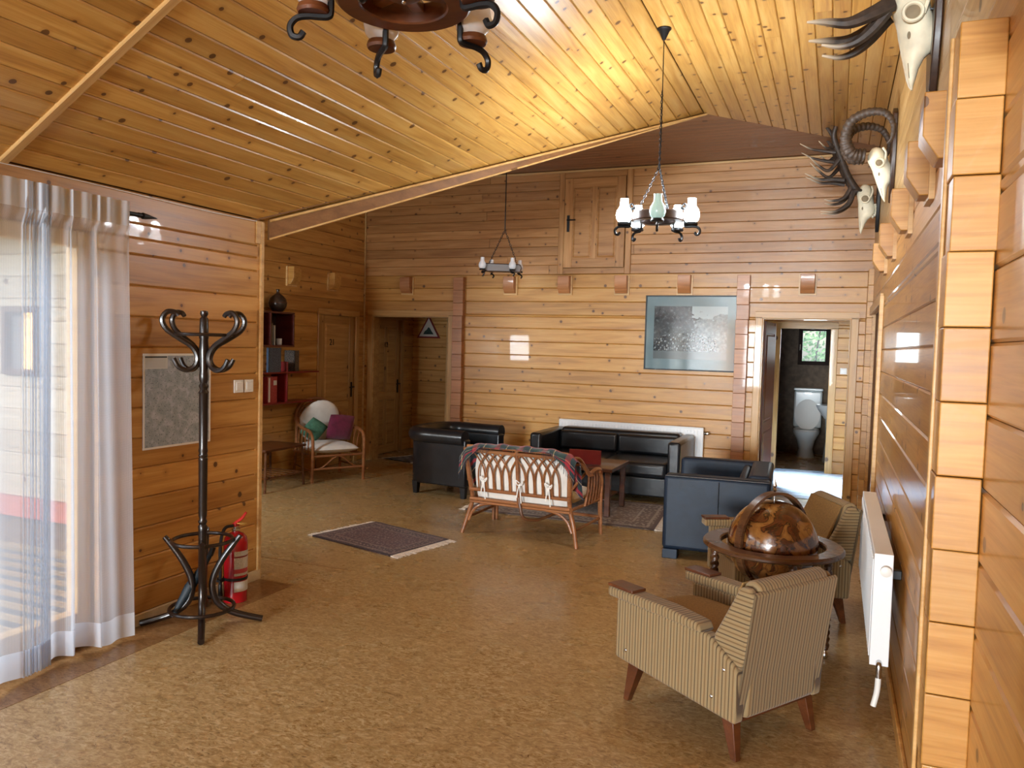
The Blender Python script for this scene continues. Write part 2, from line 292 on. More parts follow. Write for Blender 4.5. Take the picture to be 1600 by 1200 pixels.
def sheer():
    a = NT('sheer_curtain'); u = a.uv(); x = a.sep(u)
    wv = a.math('FRACT', a.math('MULTIPLY', x[1], 420.0)); wu = a.math('FRACT', a.math('MULTIPLY', x[0], 700.0))
    thr = a.math('MAXIMUM', a.math('LESS_THAN', wv, 0.42), a.math('LESS_THAN', wu, 0.5))
    dens = a.math('ADD', 0.33, a.math('MULTIPLY', thr, 0.26))
    lw = a.n('ShaderNodeLayerWeight'); lw.inputs[0].default_value = 0.35; dens = a.math('ADD', dens, a.math('MULTIPLY', lw.outputs['Facing'], 0.25), True)
    dens = a.math('MAXIMUM', dens, a.math('MULTIPLY', a.math('MAXIMUM', a.math('LESS_THAN', x[1], 0.055), a.math('GREATER_THAN', x[1], 0.945)), 0.95))
    df = a.n('ShaderNodeBsdfDiffuse'); df.inputs[0].default_value = (0.80, 0.85, 0.93, 1)
    tl = a.n('ShaderNodeBsdfTranslucent'); tl.inputs[0].default_value = (0.78, 0.86, 0.97, 1)
    m1 = a.n('ShaderNodeMixShader'); m1.inputs[0].default_value = 0.5; a.l(df.outputs[0], m1.inputs[1]); a.l(tl.outputs[0], m1.inputs[2])
    tr = a.n('ShaderNodeBsdfTransparent'); m2 = a.n('ShaderNodeMixShader'); a.l(dens, m2.inputs[0]); a.l(tr.outputs[0], m2.inputs[1]); a.l(m1.outputs[0], m2.inputs[2])
    a.l(m2.outputs[0], a.out.inputs[0]); return a.m
M['sheer'] = sheer()
M['leaf'] = flat('leaf', (160, 214, 140), 0.6, nscale=12, namt=0.4)
M['lines'] = flat('black_ink', (40, 24, 12), 0.6)

# ------------------------------------------------------------------ mesh helpers
def link(name, me, parent=None):
    o = bpy.data.objects.new(name, me); COL.objects.link(o)
    if parent is not None: o.parent = parent
    return o
def tag(o, label=None, cat=None, group=None, kind=None):
    for k, v in (('label', label), ('category', cat), ('group', group), ('kind', kind)):
        if v: o[k] = v
    return o
def thing(name, label, cat, loc=(0, 0, 0), rz=0.0, group=None):
    o = link(name, None); o.location = loc; o.rotation_euler = (0, 0, rz); o.empty_display_size = 0.1
    return tag(o, label, cat, group)
def struct(name, parent=None): return tag(link(name, None, parent), kind='structure')
def smooth_path(pts, n=6):
    pts = [Vector(p) for p in pts]
    if len(pts) < 3: return pts
    out = []; e = [pts[0] * 2 - pts[1]] + pts + [pts[-1] * 2 - pts[-2]]
    for i in range(1, len(e) - 2):
        a, b, c, d = e[i - 1], e[i], e[i + 1], e[i + 2]
        for k in range(n):
            t = k / n; out.append(0.5 * ((2 * b) + (c - a) * t + (2 * a - 5 * b + 4 * c - d) * t * t + (3 * b - a - 3 * c + d) * t ** 3))
    return out + [pts[-1]]
class MB:
    def __init__(s): s.v = []; s.f = []; s.uv = {}; s.tip = {}
    def add(s, vs, fs):
        b = len(s.v); s.v += [Vector(v) for v in vs]; s.f += [tuple(i + b for i in f) for f in fs]; return b
    def box(s, x0, x1, y0, y1, z0, z1, m=None):
        vs = [Vector(p) for p in ((x0, y0, z0), (x1, y0, z0), (x1, y1, z0), (x0, y1, z0), (x0, y0, z1), (x1, y0, z1), (x1, y1, z1), (x0, y1, z1))]
        if m: vs = [m @ v for v in vs]
        s.add(vs, [(0, 3, 2, 1), (4, 5, 6, 7), (0, 1, 5, 4), (1, 2, 6, 5), (2, 3, 7, 6), (3, 0, 4, 7)]); return s
    def hexa(s, bot, top):
        s.add(list(bot) + list(top), [(0, 3, 2, 1), (4, 5, 6, 7), (0, 1, 5, 4), (1, 2, 6, 5), (2, 3, 7, 6), (3, 0, 4, 7)]); return s
    def prism(s, poly, axis, a, b):
        def p(q, t): return {'x': (t, q[0], q[1]), 'y': (q[0], t, q[1]), 'z': (q[0], q[1], t)}[axis]
        n = len(poly); s.add([p(q, a) for q in poly] + [p(q, b) for q in poly],
            [tuple(range(n))[::-1], tuple(range(n, 2 * n))] + [(i, (i + 1) % n, n + (i + 1) % n, n + i) for i in range(n)]); return s
    def tube(s, pts, r, seg=8, n=6, smooth=True, tip=None, flatten=None):
        P = smooth_path(pts, n) if smooth else [Vector(p) for p in pts]
        N = len(P); R = r if isinstance(r, (list, tuple)) else [r, r]
        def rad(i):
            t = i / max(1, N - 1) * (len(R) - 1); k = min(int(t), len(R) - 2); return R[k] + (R[k + 1] - R[k]) * (t - k)
        d = (P[1] - P[0]).normalized(); u = d.orthogonal().normalized(); base = len(s.v); vs = []
        for i in range(N):
            d2 = (P[min(i + 1, N - 1)] - P[max(i - 1, 0)])
            if d2.length > 1e-9:
                d2.normalize(); u = (u - d2 * u.dot(d2)); u = u.normalized() if u.length > 1e-6 else d2.orthogonal().normalized(); d = d2
            w_ = d.cross(u)
            for k in range(seg):
                a = 2 * PI * k / seg; vs.append(P[i] + (u * math.cos(a) + w_ * math.sin(a)) * rad(i))
        fs = [(i * seg + k, i * seg + (k + 1) % seg, (i + 1) * seg + (k + 1) % seg, (i + 1) * seg + k) for i in range(N - 1) for k in range(seg)]
        fs += [tuple(range(seg))[::-1], tuple(range((N - 1) * seg, N * seg))]
        s.add(vs, fs)
        if tip is not None:
            for i in range(N):
                for k in range(seg): s.tip[base + i * seg + k] = max(0, (i / (N - 1) - tip) / (1 - tip))
        return s
    def ring(s, c, R, r, seg=32, sub=8, axis='z', sy=1.0):
        vs = []; c = Vector(c)
        for i in range(seg):
            a = 2 * PI * i / seg
            for k in range(sub):
                b = 2 * PI * k / sub; q = (R + r * math.cos(b)); p = (q * math.cos(a), q * math.sin(a) * sy, r * math.sin(b))
                if axis == 'y': p = (p[0], p[2], p[1])
                if axis == 'x': p = (p[2], p[0], p[1])
                vs.append(c + Vector(p))
        s.add(vs, [(i * sub + k, ((i + 1) % seg) * sub + k, ((i + 1) % seg) * sub + (k + 1) % sub, i * sub + (k + 1) % sub) for i in range(seg) for k in range(sub)]); return s
    def lathe(s, prof, c=(0, 0, 0), seg=24, m=None, caps=True):
        c = Vector(c); vs = []
        for r, z in prof:
            for k in range(seg):
                a = 2 * PI * k / seg; p = Vector((r * math.cos(a), r * math.sin(a), z)); vs.append(c + (m @ p if m else p))
        n = len(prof); fs = [(i * seg + k, i * seg + (k + 1) % seg, (i + 1) * seg + (k + 1) % seg, (i + 1) * seg + k) for i in range(n - 1) for k in range(seg)]
        if caps: fs += [tuple(range(seg))[::-1], tuple(range((n - 1) * seg, n * seg))]
        s.add(vs, fs); return s
    def loft(s, secs, seg=16):
        """secs: (centre, half-axis vector a, half-axis vector b)"""
        vs = [Vector(c) + Vector(a) * math.cos(2 * PI * k / seg) + Vector(b) * math.sin(2 * PI * k / seg) for c, a, b in secs for k in range(seg)]
        n = len(secs); s.add(vs, [(i * seg + k, i * seg + (k + 1) % seg, (i + 1) * seg + (k + 1) % seg, (i + 1) * seg + k) for i in range(n - 1) for k in range(seg)] + [tuple(range(seg))[::-1], tuple(range((n - 1) * seg, n * seg))]); return s
    def ball(s, c, r, seg=14, rings=9, sc=(1, 1, 1)):
        c = Vector(c); pr = [(max(1e-4, math.sin(PI * i / rings)) * r, -math.cos(PI * i / rings) * r) for i in range(rings + 1)]
        return s.lathe(pr, c, seg, Matrix.Diagonal((sc[0], sc[1], sc[2])))
    def grid(s, fn, nu, nv):
        b = len(s.v); s.v += [Vector(fn(i / nu, j / nv)) for j in range(nv + 1) for i in range(nu + 1)]
        for j in range(nv):
            for i in range(nu):
                s.uv[len(s.f)] = ((i / nu, j / nv), ((i + 1) / nu, j / nv), ((i + 1) / nu, (j + 1) / nv), (i / nu, (j + 1) / nv))
                q = b + j * (nu + 1) + i; s.f.append((q, q + 1, q + nu + 2, q + nu + 1))
        return s
    def quad(s, a, b, c, d):
        i = s.add([a, b, c, d], [(0, 1, 2, 3)]); s.uv[len(s.f) - 1] = ((0, 0), (1, 0), (1, 1), (0, 1)); return s
    def build(s, name, mat, parent=None, smooth=True, bevel=0.0, sub=0, solid=0.0, angle=40, fix=True):
        me = bpy.data.meshes.new(name); me.from_pydata([tuple(v) for v in s.v], [], s.f)
        if s.uv:
            L = me.uv_layers.new(name='UVMap')
            for pi, uvs in s.uv.items():
                for k, li in enumerate(me.polygons[pi].loop_indices): L.data[li].uv = uvs[k]
        if s.tip:
            at_ = me.attributes.new('tip', 'FLOAT', 'POINT')
            for i, t in s.tip.items(): at_.data[i].value = t
        if fix:
            bm = bmesh.new(); bm.from_mesh(me); bmesh.ops.recalc_face_normals(bm, faces=bm.faces); bm.to_mesh(me); bm.free()
        if smooth:
            me.polygons.foreach_set('use_smooth', [True] * len(me.polygons)); me.set_sharp_from_angle(angle=math.radians(angle))
        me.materials.append(mat); o = link(name, me, parent)
        if bevel:
            b = o.modifiers.new('bevel', 'BEVEL'); b.width = bevel; b.segments = 3; b.limit_method = 'ANGLE'; b.angle_limit = math.radians(35); b.harden_normals = False
        if sub:
            m_ = o.modifiers.new('subsurf', 'SUBSURF'); m_.levels = sub; m_.render_levels = sub
        if solid:
            m_ = o.modifiers.new('solidify', 'SOLIDIFY'); m_.thickness = solid; m_.offset = 0
        return o
def bx(name, mat, parent, x0, x1, y0, y1, z0, z1, bevel=0.0, sub=0, m=None): return MB().box(x0, x1, y0, y1, z0, z1, m).build(name, mat, parent, bevel > 0, bevel, sub)

def board(parent, name, mat, c, X, N, ends, W, T=0.03, ch=0.006):
    """one plank: centre c on its front face, grain along X, front normal N; ends = (x at lower edge, x at upper edge) for both ends"""
    X = Vector(X).normalized(); N = Vector(N).normalized(); Z = X.cross(N)
    (a0, a1), (b0, b1) = ends; prof = [(-T, -W / 2), (-ch, -W / 2), (0, -W / 2 + ch), (0, W / 2 - ch), (-ch, W / 2), (-T, W / 2)]
    vs = []
    for e0, e1 in ((a0, a1), (b0, b1)):
        for y, z in prof: vs.append((e0 + (e1 - e0) * (z / W + 0.5), y, z))
    fs = [(0, 1, 2, 3, 4, 5), (11, 10, 9, 8, 7, 6)] + [(i, i + 6, (i + 1) % 6 + 6, (i + 1) % 6) for i in range(6)]
    me = bpy.data.meshes.new(name); me.from_pydata(vs, [], fs); me.materials.append(mat)
    o = link(name, me, parent); c = Vector(c)
    o.matrix_basis = Matrix(((X.x, N.x, Z.x, c.x), (X.y, N.y, Z.y, c.y), (X.z, N.z, Z.z, c.z), (0, 0, 0, 1))); return o
def clad(parent, mat, origin, X, N, u0, u1, zs, openings=(), name='plank', T=0.03, ch=0.007, limit=None, joints=0.0):
    """courses between the heights zs on a wall through origin; u runs along X"""
    X = Vector(X).normalized(); N = Vector(N); O = Vector(origin)
    for i in range(len(zs) - 1):
        cuts = sorted({zs[i], zs[i + 1]} | {z for o in openings for z in (o[2], o[3]) if zs[i] + 0.012 < z < zs[i + 1] - 0.012})
        for za, zb in zip(cuts, cuts[1:]):
            zc = (za + zb) / 2; segs = [limit(zc, u0, u1) if limit else (u0, u1)]
            for a, b, c, d in openings:
                if c < zc < d:
                    new = []
                    for s0, s1 in segs:
                        if b <= s0 or a >= s1: new.append((s0, s1)); continue
                        if a > s0: new.append((s0, a))
                        if b < s1: new.append((b, s1))
                    segs = new
            if joints:
                new = []
                for s0, s1 in segs:
                    if s1 - s0 > joints:
                        k = s0 + (s1 - s0) * random.uniform(0.25, 0.75); new += [(s0, k - 0.0015), (k + 0.0015, s1)]
                    else: new.append((s0, s1))
                segs = new
            for s0, s1 in segs:
                if s1 - s0 < 0.015: continue
                L = s1 - s0; c = O + X * ((s0 + s1) / 2) + Vector((0, 0, zc))
                Xd = X if (X.cross(N)).z > 0 else -X
                board(parent, name, mat, c, Xd, N, ((-L / 2, -L / 2), (L / 2, L / 2)), zb - za - 0.0015, T, ch)
def slab(name, mat, uax, u0, u1, t0, t1, z0, z1, openings=(), kind='structure'):
    """wall core with openings; uax 'x' or 'y' is the direction it runs"""
    us = sorted({u0, u1} | {q for o in openings for q in o[:2] if u0 < q < u1}); zs = sorted({z0, z1} | {q for o in openings for q in o[2:] if z0 < q < z1}); mb = MB()
    for a, b in zip(us, us[1:]):
        for c, d in zip(zs, zs[1:]):
            um, zm = (a + b) / 2, (c + d) / 2
            if any(o[0] < um < o[1] and o[2] < zm < o[3] for o in openings): continue
            if uax == 'y': mb.box(t0, t1, a, b, c, d)
            else: mb.box(a, b, t0, t1, c, d)
    return tag(mb.build(name, mat, None, False), kind=kind)
def text_mesh(name, body, size, depth, mat, parent, matrix):
    cu = bpy.data.curves.new(name, 'FONT'); cu.body = body; cu.size = size; cu.extrude = depth; cu.align_x = 'CENTER'; cu.align_y = 'CENTER'
    t = bpy.data.objects.new(name, cu); COL.objects.link(t); dg = bpy.context.evaluated_depsgraph_get(); dg.update()
    me = bpy.data.meshes.new_from_object(t.evaluated_get(dg)); bpy.data.objects.remove(t); me.materials.clear(); me.materials.append(mat)
    o = link(name, me, parent); o.matrix_basis = matrix; return o
def courses(z0, z1, pitch):
    n = max(1, round((z1 - z0) / pitch)); return [z0 + (z1 - z0) * i / n for i in range(n + 1)]

# ------------------------------------------------------------------ the room
XL, XR, XF, YB, YE, YN = -3.417, 0.305, -5.73, 8.8, 4.05, -11.0
ZE, ZF, XT, YT = 2.31, 3.60, -1.15, 7.0
VP0, VP1, VP2 = (XL, 4.10), (XT, YT), (XR, 8.60)
# floor
f = tag(MB().box(-6.2, 0.9, YN - 0.1, 13.4, -0.1, 0.0).build('floor', M['floor'], None, False), kind='structure')
tag(MB().box(XL, XL + 0.285, YN, YE, 0.0, 0.0015).build('floor_border', M['floor_dark'], f, False), 'darker brown border strip of the cork floor')
MB().box(-4.3, -2.95, 4.475, 4.482, 0.0, 0.0012, Matrix.Rotation(0, 4, 'Z')).build('floor_seam', M['floor_dark'], f, False)
# left wall
wl_open = [(0.25, 2.86, 0.06, 2.07), (-2.3, -0.1, 0.06, 2.07)]  # second opening belongs to the assumed rear window
wl = slab('wall_left', M['backing'], 'y', YN, YE - 0.002, XL - 0.15, XL - 0.03, 0, ZE + 0.03, wl_open)
clad(wl, M['log'], (XL, 0, 0), (0, 1, 0), (1, 0, 0), YN, YE, [0.0] + courses(0.04, ZE, 0.163), wl_open)
bx('corner_bead', M['trim'], wl, XL - 0.005, XL + 0.014, YE - 0.01, YE + 0.02, 0.0, ZE - 0.01, 0.003)
bx('corner_block', M['trim'], wl, XL, XL + 0.012, YE - 0.05, YE - 0.012, ZE - 0.15, ZE - 0.01, 0.002)
MB().tube([(XL + 0.008, -1, ZE - 0.012), (XL + 0.008, 1.5, ZE - 0.016), (XL + 0.008, 2.6, ZE - 0.010), (XL + 0.008, 3.5, ZE - 0.02), (XL + 0.008, YE, ZE - 0.012)], 0.003, 6).build('cable', M['plastic_white'], wl)
bl = tag(bx('baseboard_left', M['basewood'], None, XL, XL + 0.018, 2.86, YE + 0.01, 0.0, 0.065, 0.004), kind='structure')
# wing wall (recess) between terrace and recess
ww_open = [(-5.62, -5.24, 1.25, 1.74)]
ww = slab('wall_recess', M['backing'], 'x', XF - 0.15, XL - 0.03, YE - 0.11, YE - 0.04, 0, 2.45, ww_open)
clad(ww, M['log'], (0, YE, 0), (1, 0, 0), (0, 1, 0), XF, XL, courses(0, 2.30, 0.163), ww_open)
clad(ww, M['siding'], (0, YE - 0.14, 0), (1, 0, 0), (0, -1, 0), -6.6, XL - 0.15, courses(0.36, 2.44, 0.163), ww_open)
bx('plinth', M['brick_red'], ww, -6.6, XL - 0.15, YE - 0.17, YE - 0.11, 0.22, 0.36)
w2 = tag(link('window_2', None), kind='structure')
for a_ in ((-5.62, -5.58, 1.25, 1.74), (-5.28, -5.24, 1.25, 1.74), (-5.58, -5.28, 1.25, 1.29), (-5.58, -5.28, 1.70, 1.74)):
    bx('frame', M['brown_wood'], w2, a_[0], a_[1], YE - 0.17, YE - 0.05, a_[2], a_[3], 0.004)
MB().box(-5.58, -5.28, YE - 0.115, YE - 0.11, 1.29, 1.70).build('pane', M['pane'], w2, False)
# far left wall of the recess
fo = [(7.86, 8.60, -0.1, 1.87)]
wf = slab('wall_far_left', M['backing'], 'y', YE - 0.1, YB + 1.4, XF - 0.17, XF - 0.045, 0, ZF + 0.1)
lim = lambda z, a, b: (max(a, 4.10 + (z - ZE) / 0.445 - 0.05), b) if z > ZE else (a, b)
clad(wf, M['log'], (XF, 0, 0), (0, 1, 0), (1, 0, 0), YE, YB, courses(0, 2.40, 0.175), fo)
clad(wf, M['log'], (XF, 0, 0), (0, 1, 0), (1, 0, 0), YE, YB, courses(2.40, ZF, 0.15), (), limit=lim)
bx('corner_bead', M['trim'], wf, XF, XF + 0.02, YB - 0.02, YB, 0, ZF, 0.004)
# back wall
BO = [(-5.60, -4.475, -0.1, 1.90), (-0.755, 0.135, -0.1, 1.925)]
wb = slab('wall_back', M['backing'], 'x', XF - 0.1, XR + 0.3, YB + 0.03, YB + 0.15, 0, ZF + 0.1, BO)
clad(wb, M['log'], (0, YB, 0), (1, 0, 0), (0, -1, 0), XF, XR + 0.15, courses(0.0, 2.40, 0.16), BO)
clad(wb, M['log_brown'], (0, YB, 0), (1, 0, 0), (0, -1, 0), XF, XR + 0.15, courses(2.40, ZF, 0.11), joints=2.0, ch=0.005)
tag(bx('trim_1', M['trim'], None, XF, XR, YB - 0.025, YB - 0.001, ZF - 0.03, ZF - 0.005, 0.004), kind='structure')
# right wall
RO = [(6.45, 8.42, -0.1, 1.95)]
wr = slab('wall_right', M['backing'], 'y', YN, YB + 0.03, XR + 0.03, XR + 0.15, 0, ZF + 0.1, RO)
clad(wr, M['log'], (XR, 0, 0), (0, 1, 0), (-1, 0, 0), YN, YB, courses(0.0, 2.40, 0.16), RO)
clad(wr, M['log_pale'], (XR, 0, 0), (0, 1, 0), (-1, 0, 0), YN, YB, courses(2.40, ZF, 0.2), ch=0.003, joints=5.0)
tag(bx('baseboard_right', M['log'], None, XR - 0.016, XR, 2.1, 6.4, 0.0, 0.07, 0.004), kind='structure')
# front wall, behind the viewer; hall stretched so the added window fill falls evenly
FO = [(-3.1, -0.05, 0.2, 2.5)]
wn = slab('wall_front', M['backing'], 'x', XL - 0.1, XR + 0.1, YN - 0.13, YN - 0.03, 0, ZF + 0.1, FO)
clad(wn, M['log'], (0, YN, 0), (1, 0, 0), (0, 1, 0), XL, XR, courses(0.0, ZF, 0.163), FO)
# ceiling
mb = MB(); t = 0.05
def sl(pts): mb.hexa([Vector(p) + Vector((0, 0, 0.035)) for p in pts], [Vector(p) + Vector((0, 0, 0.035 + t)) for p in pts])
sl([(XL - 0.2, YN, ZE - 0.11), (XT, YN, ZF), (XT, YT, ZF), (XL - 0.2, 3.85, ZE - 0.11)])
sl([(XT, YN, ZF), (XR + 0.2, YN, ZF), (XR + 0.2, YB + 0.1, ZF), (XT, YT, ZF)])
sl([(XF - 0.2, 4.0, ZE - 0.045), (XL, 4.0, ZE - 0.045), (XT, YT, ZF), (XF - 0.2, YT, ZF)])
sl([(XF - 0.2, YT, ZF), (XT, YT, ZF), (XR + 0.2, YB + 0.1, ZF), (XF - 0.2, YB + 0.1, ZF)])
ce = tag(mb.build('ceiling', M['backing'], None, False), kind='structure')
def valley_y(x): return VP0[1] + (x - VP0[0]) * (VP1[1] - VP0[1]) / (VP1[0] - VP0[0])
def mitre_y(x): return VP1[1] + (x - VP1[0]) * (VP2[1] - VP1[1]) / (VP2[0] - VP1[0])
def runs(a0, a1, b0, b1, n):
    """split a run along the grain at n random butt joints"""
    cuts = sorted(random.uniform(0.12, 0.88) for _ in range(n)); e = [(a0, a1)]
    for c in cuts: q = a0 + (b0 - a0) * c; e.append((q, q))
    e.append((b0, b1)); return [(e[i], (e[i + 1][0] - 0.0015, e[i + 1][1] - 0.0015)) for i in range(len(e) - 1)]
sA = math.hypot(XT - XL, ZF - ZE); nA = 25; dA = Vector((XT - XL, 0, ZF - ZE)).normalized(); NA = Vector((dA.z, 0, -dA.x))
for i in range(nA):   # left slope: boards run away from the viewer
    s0, s1 = sA * i / nA, sA * (i + 1) / nA; x0, x1 = XL + dA.x * s0, XL + dA.x * s1; cm = Vector((XL, 0, ZE)) + dA * ((s0 + s1) / 2)
    # local Z = X cross N ; X = +y  ->  Z = (0,1,0) x NA
    Z = Vector((0, 1, 0)).cross(NA); lo, hi = (x0, x1) if Z.x > 0 else (x1, x0)
    for a_, b_ in runs(YN, YN, valley_y(lo), valley_y(hi), 4):
        board(ce, 'ceiling_board', M['ceil'], cm, (0, 1, 0), NA, (a_, b_), s1 - s0 - 0.002, 0.02, 0.006)
nB = 14
for i in range(nB):   # flat strip along the ridge
    x0, x1 = XT + (XR - XT) * i / nB, XT + (XR - XT) * (i + 1) / nB; N = Vector((0, 0, -1)); Z = Vector((0, 1, 0)).cross(N); lo, hi = (x0, x1) if Z.x > 0 else (x1, x0)
    for a_, b_ in runs(YN, YN, mitre_y(lo), mitre_y(hi), 4):
        board(ce, 'ceiling_board', M['ceil'], ((x0 + x1) / 2, 0, ZF), (0, 1, 0), N, (a_, b_), x1 - x0 - 0.002, 0.02, 0.006)
dC = Vector((0, YT - 4.10, ZF - ZE)); sC = dC.length; dC.normalize(); NC = Vector((0, dC.z, -dC.y)); nC = 26
for i in range(nC):   # rear slope above the recess
    s0, s1 = sC * i / nC, sC * (i + 1) / nC; y0, y1 = 4.10 + dC.y * s0, 4.10 + dC.y * s1; cm = Vector((0, 4.10, ZE)) + dC * ((s0 + s1) / 2)
    vx = lambda y: VP0[0] + (y - VP0[1]) * (VP1[0] - VP0[0]) / (VP1[1] - VP0[1])
    Z = Vector((1, 0, 0)).cross(NC); lo, hi = (y0, y1) if Z.y > 0 else (y1, y0)
    for a_, b_ in runs(XF, XF, vx(lo), vx(hi), 1): board(ce, 'ceiling_board', M['ceil'], cm, (1, 0, 0), NC, (a_, b_), s1 - s0 - 0.002, 0.02, 0.006)
nD = 17
for i in range(nD):   # flat rear strip
    y0, y1 = YT + (YB - YT) * i / nD, YT + (YB - YT) * (i + 1) / nD; mx_ = lambda y: min(XR, VP1[0] + (y - VP1[1]) * (VP2[0] - VP1[0]) / (VP2[1] - VP1[1]))
    N = Vector((0, 0, -1)); Z = Vector((1, 0, 0)).cross(N); lo, hi = (y0, y1) if Z.y > 0 else (y1, y0)
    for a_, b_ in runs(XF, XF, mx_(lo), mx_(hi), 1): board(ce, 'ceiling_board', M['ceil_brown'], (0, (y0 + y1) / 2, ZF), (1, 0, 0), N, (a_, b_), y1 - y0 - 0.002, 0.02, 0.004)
# valley beam with its two light strips, and the batten on the slope
P0 = Vector((VP0[0] + 0.02, VP0[1] - 0.0, ZE + 0.01)); P1 = Vector((VP1[0], VP1[1], ZF)); h0, h1 = 0.125, 0.012
dv = Vector((P1.x - P0.x, P1.y - P0.y, 0)).normalized(); nv = Vector((dv.y, -dv.x, 0)) * 0.03
beam = struct('trim_2')
MB().hexa([P0 - nv - Vector((0, 0, h0)), P0 + nv - Vector((0, 0, h0)), P1 + nv - Vector((0, 0, h1)), P1 - nv - Vector((0, 0, h1))], [P0 - nv, P0 + nv, P1 + nv, P1 - nv]).build('valley_board', M['beam_brown'], beam, False)
MB().tube([P0 + nv * 1.2 - Vector((0, 0, 0.012)), P1 + nv * 1.2 - Vector((0, 0, 0.012))], 0.009, 6, smooth=False).build('strip', M['trim'], beam)
MB().tube([P0 + nv - Vector((0, 0, h0)), P1 + nv - Vector((0, 0, h1))], 0.007, 6, smooth=False).build('strip', M['trim'], beam)
bt = struct('trim_3'); bc = Vector((XL, 2.371, ZE)) + dA * 1.3
board(bt, 'batten', M['trim'], bc + NA * 0.014, dA, NA, ((-1.3, -1.3), (1.3, 1.3)), 0.045, 0.016, 0.004)

# log-end posts, joist ends
def post(n, x0, x1, y0, y1, ztop, mat, pitch=0.16):
    p = struct('trim_%d' % n); zs = courses(0, ztop, pitch)
    for a_, b_ in zip(zs, zs[1:]):
        j = random.uniform(-0.003, 0.003); bx('log_end', mat, p, x0 + j, x1 + j, y0 + j, y1, a_ + 0.001, b_ - 0.001, 0.0028)
    return p
post(4, -4.405, -4.27, YB - 0.07, YB, 2.37, M['logend_red']); post(5, -1.015, -0.885, YB - 0.07, YB, 2.37, M['logend_red'])
post(6, 0.215, XR, 1.95, 2.06, 2.285, M['logend'])
post(7, 0.255, 0.375, YB - 0.30, YB, 2.40, M['logend'])
bx('bead', M['trim'], bpy.data.objects['trim_6'], 0.207, 0.216, 2.045, 2.075, 0, 2.285, 0.003)
def joist(parent, c, N, mat):
    c = Vector(c); N = Vector(N); S = Vector((0, 0, 1)).cross(N); h, w_, L = 0.20, 0.14, 0.095
    def P(s, z, n): return c + S * s + Vector((0, 0, z)) + N * n
    mb = MB(); prof = [(-0.0, h / 2), (L, h / 2), (L, -h / 2 + 0.07), (L - 0.045, -h / 2), (0, -h / 2)]
    n = len(prof); mb.add([P(-w_ / 2, z, q) for q, z in prof] + [P(w_ / 2, z, q) for q, z in prof], [tuple(range(n))[::-1], tuple(range(n, 2 * n))] + [(i, (i + 1) % n, n + (i + 1) % n, n + i) for i in range(n)])
    o = mb.build('joist_end', mat, parent, True, 0.004)
    fr = MB()
    for s0, s1, z0, z1 in ((-w_ / 2 - 0.018, -w_ / 2, -h / 2 - 0.018, h / 2), (w_ / 2, w_ / 2 + 0.018, -h / 2 - 0.018, h / 2), (-w_ / 2, w_ / 2, -h / 2 - 0.018, -h / 2)):
        fr.hexa([P(s0, z0, 0), P(s1, z0, 0), P(s1, z0, 0.02), P(s0, z0, 0.02)], [P(s0, z1, 0), P(s1, z1, 0), P(s1, z1, 0.02), P(s0, z1, 0.02)])
    fr.build('surround', M['trim'], o, False)
for x_ in (-5.08, -3.66, -2.97, -2.29, -1.58, -0.31): joist(wb, (x_, YB, 2.275), (0, -1, 0), M['logend_red'])
for y_ in (7.30, 8.07): joist(wf, (XF, y_, 2.27), (1, 0, 0), M['logend'])
for y_ in (1.47, 2.76, 3.36, 4.27, 5.36, 6.30): joist(wr, (XR, y_, 2.26), (-1, 0, 0), M['logend'])

